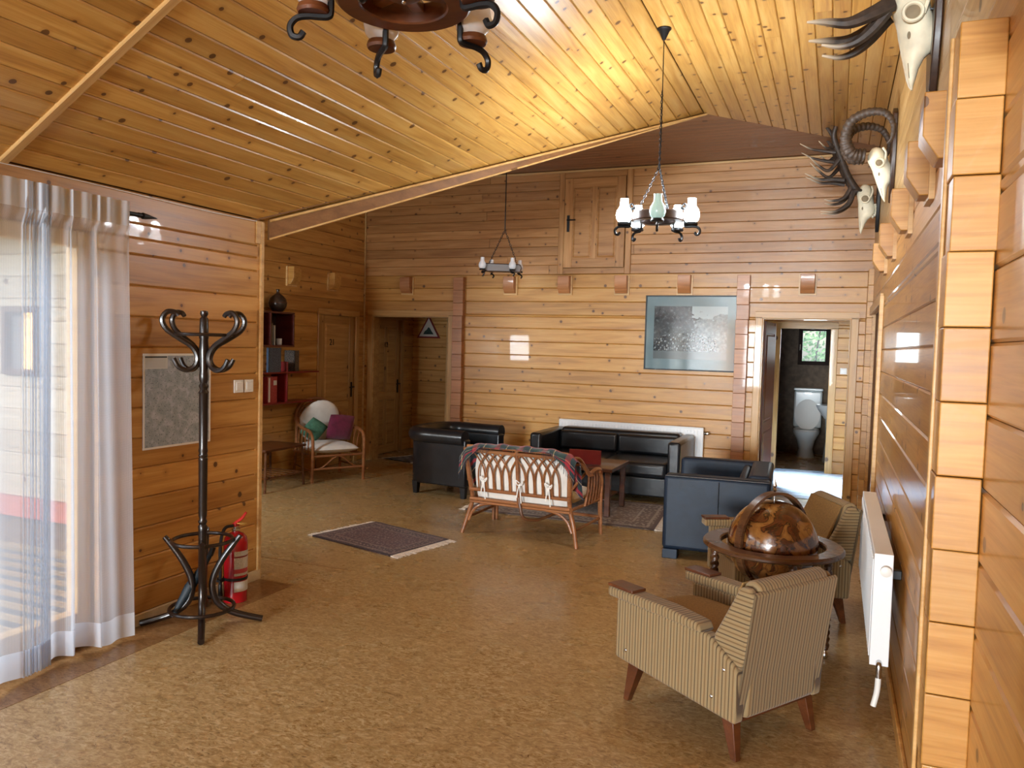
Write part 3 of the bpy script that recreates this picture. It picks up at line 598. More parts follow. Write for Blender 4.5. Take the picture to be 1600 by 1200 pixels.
# ------------------------------------------------------------------ doors and windows
def leaf(parent, w_, h, panels, mat, T=0.04, handle=1, keyed=True):
    """a panelled door leaf: x 0..w, front at y=0 (towards -y), bottom z=0"""
    lf = MB().box(0, w_, 0.006, T, 0, h).build('leaf', mat, parent, False)
    st = 0.10; xs = [0, w_]
    def rail(x0, x1, z0, z1):
        L = (x1 - x0, z1 - z0); vert = L[1] > L[0]; c = ((x0 + x1) / 2, 0, (z0 + z1) / 2)
        if vert: board(parent, 'stile', mat, c, (0, 0, 1), (0, -1, 0), ((-L[1] / 2,) * 2, (L[1] / 2,) * 2), L[0], 0.02, 0.004)
        else: board(parent, 'rail', mat, c, (1, 0, 0), (0, -1, 0), ((-L[0] / 2,) * 2, (L[0] / 2,) * 2), L[1], 0.02, 0.004)
    rail(0, st, 0, h); rail(w_ - st, w_, 0, h)
    nx, zs = panels; iw = (w_ - 2 * st)
    for zc in zs: rail(st, w_ - st, zc - 0.05, zc + 0.05)
    bounds = list(zip([z + 0.05 for z in zs[:-1]], [z - 0.05 for z in zs[1:]]))
    for k in range(1, nx): 
        xm = st + iw * k / nx
        for z0, z1 in bounds: rail(xm - 0.03, xm + 0.03, z0, z1)
    for k in range(nx):
        x0, x1 = st + iw * k / nx + (0.03 if k else 0), st + iw * (k + 1) / nx - (0.03 if k < nx - 1 else 0)
        for z0, z1 in bounds:
            pn = MB().hexa([Vector((x0 + 0.03, -0.004, z0 + 0.03)), Vector((x1 - 0.03, -0.004, z0 + 0.03)), Vector((x1 - 0.008, 0.008, z0 + 0.008)), Vector((x0 + 0.008, 0.008, z0 + 0.008))],
                           [Vector((x0 + 0.03, -0.004, z1 - 0.03)), Vector((x1 - 0.03, -0.004, z1 - 0.03)), Vector((x1 - 0.008, 0.008, z1 - 0.008)), Vector((x0 + 0.008, 0.008, z1 - 0.008))]).build('panel', mat, parent, False)
    if handle:
        hx = w_ - 0.05 if handle > 0 else 0.05; s = -1 if handle > 0 else 1; hz = min(0.95, h * 0.5)
        hd = bx('handle_plate', M['iron'], parent, hx - 0.016, hx + 0.016, -0.008, 0.0, hz - 0.10, hz + 0.09, 0.003)
        MB().tube([(hx, -0.005, hz + 0.03), (hx, -0.045, hz + 0.03), (hx + s * 0.02, -0.05, hz + 0.03), (hx + s * 0.10, -0.05, hz + 0.028)], 0.008, 8).build('lever', M['iron'], hd)
def casing(parent, mat, A, X, N, w_, h, cw=0.075, T=0.022):
    """three casing boards around an opening with lower left corner A, running along X, front N"""
    A = Vector(A); X = Vector(X); N = Vector(N); U = Vector((0, 0, 1))
    def vb(s0, s1, off):
        c = A + X * off + U * (h / 2) + N * T
        Xd = U; board(parent, 'casing', mat, c, Xd, N, ((-h / 2,) * 2, (h / 2,) * 2), cw, T, 0.005)
    vb(0, 0, -cw / 2 + 0.012); vb(0, 0, w_ + cw / 2 - 0.012)
    c = A + X * (w_ / 2) + U * (h + cw / 2 - 0.012) + N * T; Xd = X if X.cross(N).z > 0 else -X; L = w_ + 2 * cw - 0.024
    board(parent, 'casing', mat, c, Xd, N, ((-L / 2, -L / 2 + 0.0), (L / 2, L / 2)), cw, T, 0.005)
# door 21 in the far left wall
d1 = struct('door_1'); casing(d1, M['door'], (XF, 7.86, 0), (0, 1, 0), (1, 0, 0), 0.74, 1.87)
def leaf_at(d, mw, *a_, **k):
    before = set(bpy.data.objects); leaf(d, *a_, **k)
    for o in set(bpy.data.objects) - before:
        if o.parent is d: o.matrix_basis = mw @ o.matrix_basis
mw1 = Matrix(((0, -1, 0, XF - 0.01), (1, 0, 0, 7.868), (0, 0, 1, 0.008), (0, 0, 0, 1)))
leaf_at(d1, mw1, 0.724, 1.855, (1, (0.06, 0.72, 1.80)), M['door'], handle=1)
tx = mw1 @ Matrix.Translation((0.24, -0.006, 1.52)) @ Matrix.Rotation(PI / 2, 4, 'X')
text_mesh('number', '21', 0.11, 0.003, M['lines'], d1, tx)
# corridor behind the left opening
d2 = struct('door_2'); casing(d2, M['door'], (-5.60, YB, 0), (1, 0, 0), (0, -1, 0), 1.125, 1.90)
for a_ in ((-5.60, -5.575), (-4.50, -4.475)): bx('jamb', M['door'], d2, a_[0], a_[1], YB, YB + 0.15, 0, 1.90)
bx('jamb', M['door'], d2, -5.575, -4.5, YB, YB + 0.15, 1.875, 1.90)
wc = slab('wall_corridor', M['backing'], 'x', XF - 0.1, -3.4, 10.13, 10.25, 0, 2.4)
CO = [(-5.10, -4.45, -0.1, 1.87)]
clad(wc, M['log'], (0, 10.10, 0), (1, 0, 0), (0, -1, 0), XF, -3.4, courses(0, 2.32, 0.16), CO)
clad(wf, M['log'], (XF, 0, 0), (0, 1, 0), (1, 0, 0), YB + 0.15, 10.10, courses(0, 2.32, 0.16), [(9.0, 9.75, -0.1, 1.87)])
wc2 = slab('wall_corridor_right', M['log'], 'y', YB + 0.15, 10.2, -3.5, -3.4, 0, 2.4)
cc = tag(bx('ceiling_corridor', M['ceil'], None, XF - 0.1, -3.4, YB + 0.15, 10.2, 2.30, 2.36), kind='structure')
d3 = struct('door_3'); casing(d3, M['door'], (XF, 9.0, 0), (0, 1, 0), (1, 0, 0), 0.75, 1.87)
mw3 = Matrix(((0, -1, 0, XF - 0.01), (1, 0, 0, 9.008), (0, 0, 1, 0.008), (0, 0, 0, 1)))
leaf_at(d3, mw3, 0.734, 1.855, (2, (0.06, 0.80, 1.80)), M['door'], handle=1)
text_mesh('number', '12', 0.10, 0.003, M['lines'], d3, mw3 @ Matrix.Translation((0.36, -0.006, 1.50)) @ Matrix.Rotation(PI / 2, 4, 'X'))
MB().ball((0, 0, 0), 0.03, 10, 6, (0.5, 1, 1)).build('door_bell', M['iron'], d3).location = (XF + 0.02, 9.14, 1.76)
d4 = struct('door_4'); casing(d4, M['trim'], (-5.10, 10.10, 0), (1, 0, 0), (0, -1, 0), 0.65, 1.87, cw=0.09)
leaf_at(d4, Matrix.Translation((-5.095, 10.115, 0.008)), 0.64, 1.855, (1, (0.06, 0.72, 1.80)), M['door'], handle=-1)
# right opening to the washroom, vestibule behind it
d5 = struct('door_5'); casing(d5, M['door'], (-0.755, YB, 0), (1, 0, 0), (0, -1, 0), 0.89, 1.925)
for a_ in ((-0.755, -0.735), (0.115, 0.135)): bx('jamb', M['door'], d5, a_[0], a_[1], YB, YB + 0.15, 0, 1.925)
bx('jamb', M['door'], d5, -0.735, 0.115, YB, YB + 0.15, 1.905, 1.925)
mw5 = Matrix.Translation((-0.72, YB + 0.16, 0.01)) @ Matrix.Rotation(math.radians(86), 4, 'Z')
leaf_at(d5, mw5, 0.78, 1.88, (1, (0.06, 0.72, 1.80)), M['red_wood'], handle=0)
VO = [(-0.70, -0.07, -0.1, 1.88)]
wv = slab('wall_vestibule', M['backing'], 'x', -1.6, 0.7, 10.98, 11.06, 0, 2.4, VO)
clad(wv, M['log'], (0, 10.95, 0), (1, 0, 0), (0, -1, 0), -1.6, 0.6, courses(0, 2.4, 0.16), VO)
slab('wall_vestibule_left', M['log'], 'y', YB + 0.15, 11.0, -1.6, -1.5, 0, 2.4); slab('wall_vestibule_right', M['log'], 'y', YB + 0.15, 13.2, 0.55, 0.65, 0, 2.4)
tag(bx('ceiling_vestibule', M['ceil_brown'], None, -1.7, 0.7, YB + 0.15, 13.2, 2.35, 2.42), kind='structure')
vf = tag(bx('floor_vestibule', M['wc_floor'], None, -1.5, 0.55, YB + 0.1, 10.98, 0.0, 0.003), kind='structure')
for k in range(12):
    board(vf, 'plank', M['wc_floor'], (-0.475, YB + 0.1 + 0.155 * (k + 0.5), 0.006), (1, 0, 0), (0, 0, 1), ((-1.02, -1.02), (1.02, 1.02)), 0.154, 0.004, 0.001)
d6 = struct('door_6'); casing(d6, M['door'], (-0.70, 10.95, 0), (1, 0, 0), (0, -1, 0), 0.63, 1.88, cw=0.09)
bx('threshold', M['threshold'], d6, -0.70, -0.07, 10.93, 11.02, 0.006, 0.014, 0.003)
bx('edge_strip', M['white_metal'], d6, -0.715, -0.69, 10.96, 11.0, 0, 1.87)
mw6 = Matrix.Translation((-0.69, 11.07, 0.01)) @ Matrix.Rotation(math.radians(97), 4, 'Z')
leaf_at(d6, mw6, 0.62, 1.85, (1, (0.06, 0.72, 1.80)), M['brown_wood'], handle=1)
wt = slab('wall_toilet', M['osb'], 'x', -1.3, 0.6, 12.95, 13.05, 0, 2.4, [(-0.52, -0.13, 1.40, 1.92)])
slab('wall_toilet_left', M['osb'], 'y', 11.06, 13.0, -1.0, -0.92, 0, 2.4)
w3 = struct('window_3')
for a_ in ((-0.55, -0.49, 1.37, 1.95), (-0.16, -0.10, 1.37, 1.95), (-0.49, -0.16, 1.37, 1.43), (-0.49, -0.16, 1.89, 1.95)): bx('frame', M['frame_dark'], w3, a_[0], a_[1], 12.90, 12.97, a_[2], a_[3], 0.004)
MB().box(-0.49, -0.16, 12.955, 12.96, 1.43, 1.89).build('pane', M['pane'], w3, False)
MB().tube([(-0.525, 12.895, 1.60), (-0.525, 12.87, 1.60), (-0.525, 12.868, 1.68)], 0.008, 8).build('handle', M['chrome'], w3)
# door opening in the right wall
d7 = struct('door_7')
bx('casing', M['trim'], d7, XR - 0.03, XR, 6.37, 6.455, 0, 2.0, 0.005); bx('casing', M['trim'], d7, XR - 0.025, XR, 6.455, 8.5, 1.945, 2.02, 0.005)
bx('jamb', M['door'], d7, XR, XR + 0.15, 6.45, 6.475, 0, 1.95)
for k in range(5): bx('door_board', M['door'], d7, XR + 0.10, XR + 0.13, 6.475 + 0.39 * k, 6.475 + 0.39 * (k + 1) - 0.004, 0, 1.945, 0.004)
# hatch high on the back wall
d8 = struct('door_8'); hx0, hx1, hz0, hz1 = -3.00, -2.27, 2.47, 3.50
for a_ in ((hx0 - 0.07, hx0, hz0 - 0.07, hz1 + 0.07), (hx1, hx1 + 0.07, hz0 - 0.07, hz1 + 0.07)):
    board(d8, 'casing', M['log_brown'], ((a_[0] + a_[1]) / 2, YB - 0.025, (a_[2] + a_[3]) / 2), (0, 0, 1), (0, -1, 0), ((-(a_[3] - a_[2]) / 2,) * 2, ((a_[3] - a_[2]) / 2,) * 2), 0.07, 0.024, 0.006)
for z_ in (hz0 - 0.035, hz1 + 0.035): board(d8, 'casing', M['log_brown'], ((hx0 + hx1) / 2, YB - 0.025, z_), (1, 0, 0), (0, -1, 0), ((-0.365,) * 2, (0.365,) * 2), 0.07, 0.024, 0.006)
leaf_at(d8, Matrix.Translation((hx0 + 0.004, YB - 0.04, hz0 + 0.004)), hx1 - hx0 - 0.008, hz1 - hz0 - 0.008, (2, (0.05, hz1 - hz0 - 0.058)), M['log_brown'], handle=-1)
# terrace door behind the curtain
w1 = struct('window_1')
for y0, y1 in ((0.25, 0.33), (1.50, 1.62), (2.78, 2.86)): bx('frame', M['trim'], w1, XL - 0.13, XL - 0.05, y0, y1, 0.06, 2.07, 0.006)
for z0, z1 in ((0.06, 0.16), (1.99, 2.07)): bx('frame', M['trim'], w1, XL - 0.13, XL - 0.05, 0.33, 2.78, z0, z1, 0.006)
for y0, y1 in ((0.33, 1.50), (1.62, 2.78)): MB().box(XL - 0.095, XL - 0.09, y0, y1, 0.16, 1.99).build('pane', M['pane'], w1, False)
bx('sill', M['trim'], w1, XL - 0.14, XL + 0.02, 0.22, 2.89, 0.02, 0.06, 0.005)
w4 = struct('assumed_left_rear_window')  # assumed unseen window, let into the wall to carry the rear daylight
for y0, y1 in ((-2.3, -2.22), (-0.18, -0.1)): bx('frame', M['trim'], w4, XL - 0.13, XL - 0.05, y0, y1, 0.06, 2.07, 0.006)
for z0, z1 in ((0.06, 0.16), (1.99, 2.07)): bx('frame', M['trim'], w4, XL - 0.13, XL - 0.05, -2.22, -0.18, z0, z1, 0.006)
MB().box(XL - 0.095, XL - 0.09, -2.22, -0.18, 0.16, 1.99).build('pane', M['pane'], w4, False)
w5 = struct('added_front_window')  # unseen window added at the hall's end to carry the front fill
for x0, x1 in ((-3.1, -3.02), (-1.62, -1.52), (-0.13, -0.05)): bx('frame', M['trim'], w5, x0, x1, YN - 0.12, YN - 0.04, 0.2, 2.5, 0.006)
for z0, z1 in ((0.2, 0.28), (2.42, 2.5)): bx('frame', M['trim'], w5, -3.02, -0.13, YN - 0.12, YN - 0.04, z0, z1, 0.006)
for x0, x1 in ((-3.02, -1.62), (-1.52, -0.13)): MB().box(x0, x1, YN - 0.09, YN - 0.085, 0.28, 2.42).build('pane', M['pane'], w5, False)
# terrace outside
dk = tag(bx('terrace_deck', M['deck'], None, -9.5, XL - 0.15, -2.5, YE - 0.17, -0.12, -0.03), kind='structure')
for k in range(30):
    yk = YE - 0.19 - 0.135 * (k + 0.5)
    board(dk, 'deck_board', M['deck'], (-6.5, yk, 0.0), (1, 0, 0), (0, 0, 1), ((-3.0, -3.0), (2.92, 2.92)), 0.13, 0.028, 0.004)
tag(MB().box(-40, -9.5, -30, 40, -0.4, -0.12).build('ground', M['soil'], None, False), kind='structure')
tag(MB().box(-12, 12, 13.4, 40, -0.4, -0.12).build('ground_rear', M['soil'], None, False), kind='structure')
tag(bx('eave', M['brown_wood'], None, -6.6, XL - 0.15, 3.3, YE - 0.1, 2.36, 2.44), kind='structure')

# ------------------------------------------------------------------ furniture and things
def empty_part(name, parent): return link(name, None, parent)
# ---- curtain on its rod
t = thing('curtain_rod', 'dark metal curtain rod with pointed finial above the terrace door', 'curtain rod', (XL + 0.12, 1.5, 2.17))
MB().tube([(0, -2.0, 0), (0, 1.49, 0)], 0.011, 10, smooth=False).build('rod', M['iron'], t)
MB().lathe([(0.006, 0), (0.013, 0.005), (0.013, 0.02), (0.007, 0.024), (0.007, 0.03), (0.017, 0.034), (0.015, 0.05), (0.002, 0.125)], (0, 1.485, 0), 12, Matrix.Rotation(-PI / 2, 3, 'X')).build('finial', M['iron'], t)
for y_ in (-1.8, 0.0, 1.44): MB().tube([(0, y_, 0), (-0.06, y_, 0), (-0.119, y_, 0.0)], 0.007, 6).build('bracket', M['iron'], t)
def drape(u, v):
    y = 0.45 + 2.455 * u; g = max(0.0, min(1.0, (y - 2.36) / 0.14)); dense = 0.35 + 0.65 * g
    ph = y * (20 + 22 * g) + 1.4 * math.sin(y * 6.1) + 1.1 * math.sin(y * 13.7 + 2.0)
    fall = 0.5 + 0.9 * (1 - v); amp = (0.024 + 0.013 * math.sin(y * 17.0 + 1.0)) * dense * fall
    x = XL + 0.13 + amp * math.sin(ph + 0.35 * math.sin(3.0 * v + y * 4)) + 0.007 * math.sin(ph * 2.7 + 2 * v) * dense + 0.028 * (1 - v) * math.sin(y * 6.5 + 0.6)
    if v > 0.93: x = XL + 0.152 + 0.012 * math.sin(y * 88) * dense
    yy = y + 0.016 * math.cos(ph) * dense + 0.045 * (1 - v) ** 1.5 * max(0, (y - 2.3))
    z = 0.03 + v * 2.19 + 0.012 * (1 - v) * math.sin(y * 15)
    return (max(XL + 0.03, x), yy, z)
c = MB().grid(drape, 460, 34).build('curtain', M['sheer'], None, fix=False, angle=180)
tag(c, 'sheer white pleated curtain hanging in front of the terrace door', 'curtain')

# ---- bentwood coat stand
t = thing('coat_stand', 'dark bentwood coat stand with curled hooks beside the curtain', 'coat stand', (-3.13, 3.27, 0))
MB().lathe([(0.012, 0.16), (0.021, 0.18), (0.022, 0.52), (0.024, 0.54), (0.018, 0.55), (0.024, 0.565), (0.018, 0.58), (0.022, 0.60), (0.0235, 0.90), (0.025, 0.905), (0.021, 0.915), (0.025, 0.925), (0.021, 0.935), (0.025, 0.95),
            (0.022, 0.97), (0.024, 1.26), (0.027, 1.265), (0.019, 1.28), (0.026, 1.30), (0.018, 1.315), (0.024, 1.335), (0.024, 1.36), (0.021, 1.38), (0.026, 1.48), (0.022, 1.55), (0.026, 1.56), (0.024, 1.58), (0.022, 1.66), (0.014, 1.67), (0.022, 1.685), (0.019, 1.70), (0.008, 1.703)]).build('pole', M['bentwood'], t)
for k, a_ in enumerate((-47, 35, 127, 212)):
    ca, sa = math.cos(math.radians(a_)), math.sin(math.radians(a_)); R = lambda pts: [(r * ca, r * sa, z) for r, z in pts]
    MB().tube(R([(0.195, 0.485), (0.16, 0.44), (0.105, 0.36), (0.062, 0.27), (0.052, 0.20), (0.075, 0.125), (0.14, 0.07), (0.22, 0.040), (0.315, 0.016)]), [0.014, 0.0185, 0.0185, 0.0185, 0.017], 10).build('leg', M['bentwood'], t)
for k, a_ in enumerate((6, 44, 186, 226)):
    ca, sa = math.cos(math.radians(a_)), math.sin(math.radians(a_)); R = lambda pts: [(r * ca, r * sa, z) for r, z in pts]
    MB().tube(R([(0.150, 1.445), (0.125, 1.402), (0.085, 1.385), (0.045, 1.405), (0.032, 1.455), (0.060, 1.51), (0.125, 1.555), (0.185, 1.60), (0.205, 1.65), (0.18, 1.69), (0.14, 1.688), (0.125, 1.672)]), [0.012, 0.0145, 0.0145, 0.0145, 0.012], 8).build('hook', M['bentwood'], t)
MB().ring((0, 0, 1.575), 0.142, 0.009, 40).build('hook_ring', M['bentwood'], t)
MB().ring((0, 0, 0.465), 0.155, 0.0105, 40).build('umbrella_ring', M['bentwood'], t); MB().ring((0, 0, 0.095), 0.165, 0.0105, 40).build('base_ring', M['bentwood'], t)
u = thing('folded_umbrella', 'dark blue-green folded umbrella leaning inside the coat stand legs', 'umbrella', (0, 0, 0))
MB().tube([(-3.24, 3.17, 0.055), (-3.19, 3.24, 0.20), (-3.15, 3.35, 0.36)], [0.010, 0.030, 0.012], 10).build('canopy', M['umbrella'], u)
MB().tube([(-3.15, 3.35, 0.355), (-3.145, 3.365, 0.40)], [0.014, 0.017], 8, smooth=False).build('handle', M['rubber'], u)
# ---- fire extinguisher
t = thing('fire_extinguisher', 'red fire extinguisher standing on the floor under the light switches', 'fire extinguisher', (-3.245, 3.655, 0))
MB().lathe([(0.060, 0.0), (0.068, 0.004), (0.068, 0.36), (0.062, 0.385), (0.045, 0.405), (0.022, 0.415), (0.02, 0.425)], seg=32).build('cylinder', M['red_paint'], t)
MB().lathe([(0.021, 0.418), (0.024, 0.422), (0.024, 0.436), (0.014, 0.438), (0.014, 0.45)], seg=16).build('collar', M['chrome'], t)
MB().box(-0.012, 0.012, -0.018, 0.02, 0.446, 0.470).build('valve', M['red_plastic'], t, True, 0.004)
MB().tube([(0.0, -0.01, 0.468), (0.028, 0.02, 0.495), (0.050, 0.03, 0.53)], [0.008, 0.010, 0.008], 8).build('lever', M['red_plastic'], t)
MB().box(0.0, 0.06, -0.004, 0.03, 0.463, 0.468).build('safety_tag', M['yellow'], t, True, 0.002)
MB().tube([(0, -0.02, 0.455), (-0.03, -0.06, 0.44), (-0.04, -0.082, 0.34), (-0.038, -0.082, 0.10)], 0.010, 8).build('hose', M['rubber'], t)
MB().tube([(-0.038, -0.082, 0.115), (-0.038, -0.082, 0.02)], [0.011, 0.015], 8, smooth=False).build('nozzle', M['rubber'], t)
MB().lathe([(0.070, 0.135), (0.071, 0.136), (0.071, 0.150), (0.070, 0.151)], seg=32, caps=False).build('strap', M['rubber'], t)
MB().box(-0.075, -0.02, -0.105, -0.06, 0.132, 0.146).build('hose_clip', M['rubber'], t)
lab = MB().grid(lambda a_, v: (0.0692 * math.cos(-0.95 + a_ * 1.7), 0.0692 * math.sin(-0.95 + a_ * 1.7), 0.165 + 0.145 * v), 12, 2).build('label', M['label'], t, fix=False); lab['label'] = 'white printed instruction label'
MB().grid(lambda a_, v: (0.0692 * math.cos(-0.95 + a_ * 1.7), 0.0692 * math.sin(-0.95 + a_ * 1.7), 0.07 + 0.06 * v), 12, 2).build('label', M['paper'], t, fix=False)
# ---- map and switches on the left wall
o = MB().quad((XL + 0.006, 3.62, 0.945), (XL + 0.006, 3.13, 0.945), (XL + 0.006, 3.13, 1.465), (XL + 0.006, 3.62, 1.465))
o = MB(); o.box(XL + 0.001, XL + 0.0045, 3.13, 3.62, 0.945, 1.465); i_ = o.add([(XL + 0.005, 3.13, 0.945), (XL + 0.005, 3.62, 0.945), (XL + 0.005, 3.62, 1.465), (XL + 0.005, 3.13, 1.465)], [(0, 1, 2, 3)]); o.uv[len(o.f) - 1] = ((0, 0), (1, 0), (1, 1), (0, 1))
tag(o.build('wall_map', M['map'], None, False, fix=False), 'grey town map poster with white border behind the coat stand', 'poster')
for k, (y_, lb) in enumerate(((3.855, 'white square light switch nearer the coat stand'), (3.945, 'white square light switch nearer the wall corner'))):
    t = thing('light_switch', lb, 'switch', (XL, y_, 1.262), group='light switches on the left wall')
    bx('plate', M['plastic_white'], t, 0.0005, 0.010, -0.040, 0.040, -0.040, 0.040, 0.003); bx('rocker', M['plastic_white'], t, 0.009, 0.015, -0.026, 0.026, -0.026, 0.026, 0.002)

# ---- shelf wall in the recess
t = thing('wall_cubby', 'dark red-brown open shelf cubby hung on the far left wall', 'shelf', (XF, 0, 0))
Y0, Y1, Z0, Z1 = 6.35, 7.06, 1.47, 1.845
for a_ in ((Y0, Y1, Z0, Z0 + 0.02), (Y0, Y1, Z1 - 0.02, Z1)): bx('shelf_board', M['red_wood'], t, 0.0, 0.25, a_[0], a_[1], a_[2], a_[3], 0.003)
for y_ in (Y0, 6.66, Y1 - 0.02): bx('upright', M['red_wood'], t, 0.0, 0.248, y_, y_ + 0.02, Z0 + 0.02, Z1 - 0.02, 0.002)
bx('back_panel', M['dark_wood'], t, 0.0, 0.008, Y0 + 0.02, Y1 - 0.02, Z0 + 0.02, Z1 - 0.02)
t = thing('wall_shelf', 'red lacquered two-tier wall shelf with cross uprights in the recess', 'shelf', (XF, 0, 0))
for z_, y0, y1 in ((1.195, 6.35, 7.55), (0.865, 6.35, 7.45)): bx('shelf_board', M['red_shelf'], t, 0.0, 0.22, y0, y1, z_ - 0.012, z_ + 0.006, 0.003)
for y_, z0, z1 in ((6.98, 0.80, 1.183), (6.98, 1.201, 1.31), (6.40, 0.80, 1.183)): bx('upright', M['red_shelf'], t, 0.0, 0.218, y_, y_ + 0.018, z0 if z0 > 0.9 else 0.872, z1, 0.002)
t = thing('bulb_vase', 'bronze onion-shaped vase standing on top of the cubby', 'vase', (XF + 0.13, 6.92, Z1))
MB().lathe([(0.035, 0), (0.06, 0.01), (0.092, 0.06), (0.098, 0.10), (0.085, 0.145), (0.05, 0.18), (0.02, 0.20), (0.014, 0.22), (0.022, 0.24), (0.016, 0.245)]).build('body', M['vase'], t)
MB().ring((0, 0, 0.10), 0.098, 0.004, 32, 6).build('band', M['brown_wood'], t)
o = MB().lathe([(0.03, 0), (0.045, 0.02), (0.05, 0.06), (0.03, 0.12), (0.035, 0.14)]).build('small_jug', M['vase'], None); o.location = (XF + 0.13, 6.62, Z1); tag(o, 'small dark jug on the cubby beside the onion vase', 'jug')
o = MB().lathe([(0.026, 0), (0.030, 0.005), (0.031, 0.07), (0.028, 0.07), (0.027, 0.01)]).build('white_mug', M['porcelain'], None); o.location = (XF + 0.16, 6.91, Z0 + 0.02); tag(o, 'small white mug in the right cubby compartment', 'mug')
o = MB().lathe([(0.018, 0), (0.004, 0.006), (0.004, 0.03), (0.018, 0.04), (0.020, 0.06), (0.018, 0.06)]).build('goblet', M['chrome'], None); o.location = (XF + 0.16, 6.60, Z0 + 0.02); tag(o, 'tiny silver goblet in the left cubby compartment', 'goblet')
def book(name, label, mat, y, z, w_, h, d, x=0.2, group=None, lean=0):
    tt = thing(name, label, 'book', (XF + x, y, z), lean, group)
    bx('pages', M['paper'], tt, -d + 0.004, -0.003, -w_ / 2 + 0.003, w_ / 2 - 0.003, 0.003, h - 0.003)
    mb = MB()
    mb.box(-d, 0, -w_ / 2, -w_ / 2 + 0.003, 0, h).box(-d, 0, w_ / 2 - 0.003, w_ / 2, 0, h).box(-0.003, 0, -w_ / 2, w_ / 2, 0, h)
    for q in range(len(mb.f)): mb.uv[q] = ((0, 0), (1, 0), (1, 1), (0, 1))
    mb.build('cover', mat, tt, False, fix=False); return tt
book('hardback', 'brown hardback standing in the right cubby compartment', M['cover_dark'], 6.74, Z0 + 0.02, 0.045, 0.23, 0.16)
book('hardback', 'pale spined hardback beside the brown one in the cubby', M['paper'], 6.79, Z0 + 0.02, 0.022, 0.21, 0.15)
book('hardback', 'large dark blue picture book leaning above the red shelf', M['cover_blue'], 6.78, 1.201, 0.20, 0.26, 0.03, x=0.215)
book('hardback', 'slim dark book standing alone at the shelf end', M['cover_dark'], 7.22, 1.201, 0.075, 0.23, 0.14, x=0.16)
book('box_file', 'glossy red box with white stripe on the lower red shelf', M['cover_red'], 6.76, 0.871, 0.16, 0.28, 0.10, x=0.2)
bx('stripe', M['paper'], bpy.data.objects['box_file'], 0.0, 0.002, -0.06, -0.035, 0.01, 0.27)
bx('stripe', M['paper'], bpy.data.objects['box_file'], 0.0, 0.002, 0.02, 0.07, 0.19, 0.24)

# ---- rattan armchair with cream cushions in the recess
def cushion(name, mat, parent, c, s, rot=None, puff=0.5, n=10):
    """a stuffed cushion: superellipsoid pillow of half sizes s"""
    mb = MB(); R_ = rot or Matrix.Identity(4); vs = []
    for side in (1, -1):
        def fn(u_, v_):
            a, b = 2 * u_ - 1, 2 * v_ - 1; e = max(0, (1 - abs(a) ** 3.0)) ** puff * max(0, (1 - abs(b) ** 3.0)) ** puff
            p = R_ @ Vector((a * s[0] * (1 - 0.05 * b * b), b * s[1] * (1 - 0.05 * a * a), side * s[2] * e)); return (p.x + c[0], p.y + c[1], p.z + c[2])
        mb.grid(fn, n * 2, n * 2)
    o = mb.build(name, mat, parent, angle=180, fix=True)
    return o
t = thing('rattan_armchair', 'rattan armchair with rounded back and cream cushions by door 21', 'armchair', (-5.32, 7.45, 0), math.radians(-122))
# local: front +y ; width x
rd = 0.014
back = [(-0.30, 0.22, 0.56), (-0.30, 0.0, 0.58), (-0.29, -0.18, 0.63), (-0.24, -0.30, 0.74), (-0.13, -0.36, 0.84), (0, -0.38, 0.87), (0.13, -0.36, 0.84), (0.24, -0.30, 0.74), (0.29, -0.18, 0.63), (0.30, 0.0, 0.58), (0.30, 0.22, 0.56)]
MB().tube(back, 0.018, 8).build('back_hoop', M['rattan'], t); MB().tube([(x_ * 0.93, y_ * 0.95 + 0.01, z_ * 0.955) for x_, y_, z_ in back[2:-2]], 0.012, 8).build('back_hoop', M['rattan'], t)
for s in (-1, 1):
    MB().tube([(s * 0.30, 0.20, 0.56), (s * 0.30, 0.30, 0.53), (s * 0.30, 0.345, 0.44), (s * 0.30, 0.34, 0.20), (s * 0.30, 0.33, 0.0)], 0.018, 8).build('leg', M['rattan'], t)
    MB().tube([(s * 0.27, -0.22, 0.64), (s * 0.27, -0.24, 0.34), (s * 0.28, -0.27, 0.0)], 0.017, 8).build('leg', M['rattan'], t)
    for y_ in (-0.12, -0.02, 0.08, 0.18):
        MB().tube([(s * 0.285, y_, 0.30), (s * 0.29, y_ + 0.01, 0.42), (s * 0.295, y_ + 0.05, 0.53), (s * 0.30, y_ + 0.10, 0.565)], 0.007, 6).build('arm_cane', M['rattan'], t)
    MB().tube([(s * 0.29, 0.33, 0.29), (s * 0.285, -0.25, 0.28)], 0.014, 8, smooth=False).build('side_rail', M['rattan'], t); MB().tube([(s * 0.30, 0.33, 0.13), (s * 0.28, -0.26, 0.13)], 0.010, 8, smooth=False).build('stretcher', M['rattan'], t)
for y_, z_ in ((0.335, 0.29), (-0.25, 0.29), (0.335, 0.15)): MB().tube([(-0.30, y_, z_), (0.30, y_, z_)], 0.013, 8, smooth=False).build('cross_rail', M['rattan'], t)
for s in (-1, 1): MB().tube([(s * 0.29, 0.335, 0.14), (s * 0.18, 0.335, 0.17), (s * 0.06, 0.335, 0.26), (0, 0.335, 0.285)], 0.008, 6).build('front_scroll', M['rattan'], t)
cushion('seat_cushion', M['cream'], t, (0, 0.05, 0.355), (0.27, 0.29, 0.06))
rm = Matrix.Rotation(math.radians(68), 4, 'X'); bc_ = MB().ball((0, 0, 0), 1.0, 28, 18, (0.245, 0.27, 0.06)); bc_.v = [rm @ v + Vector((0, -0.235, 0.615)) for v in bc_.v]; bc_.build('back_cushion', M['cream'], t, angle=180)
CH = t
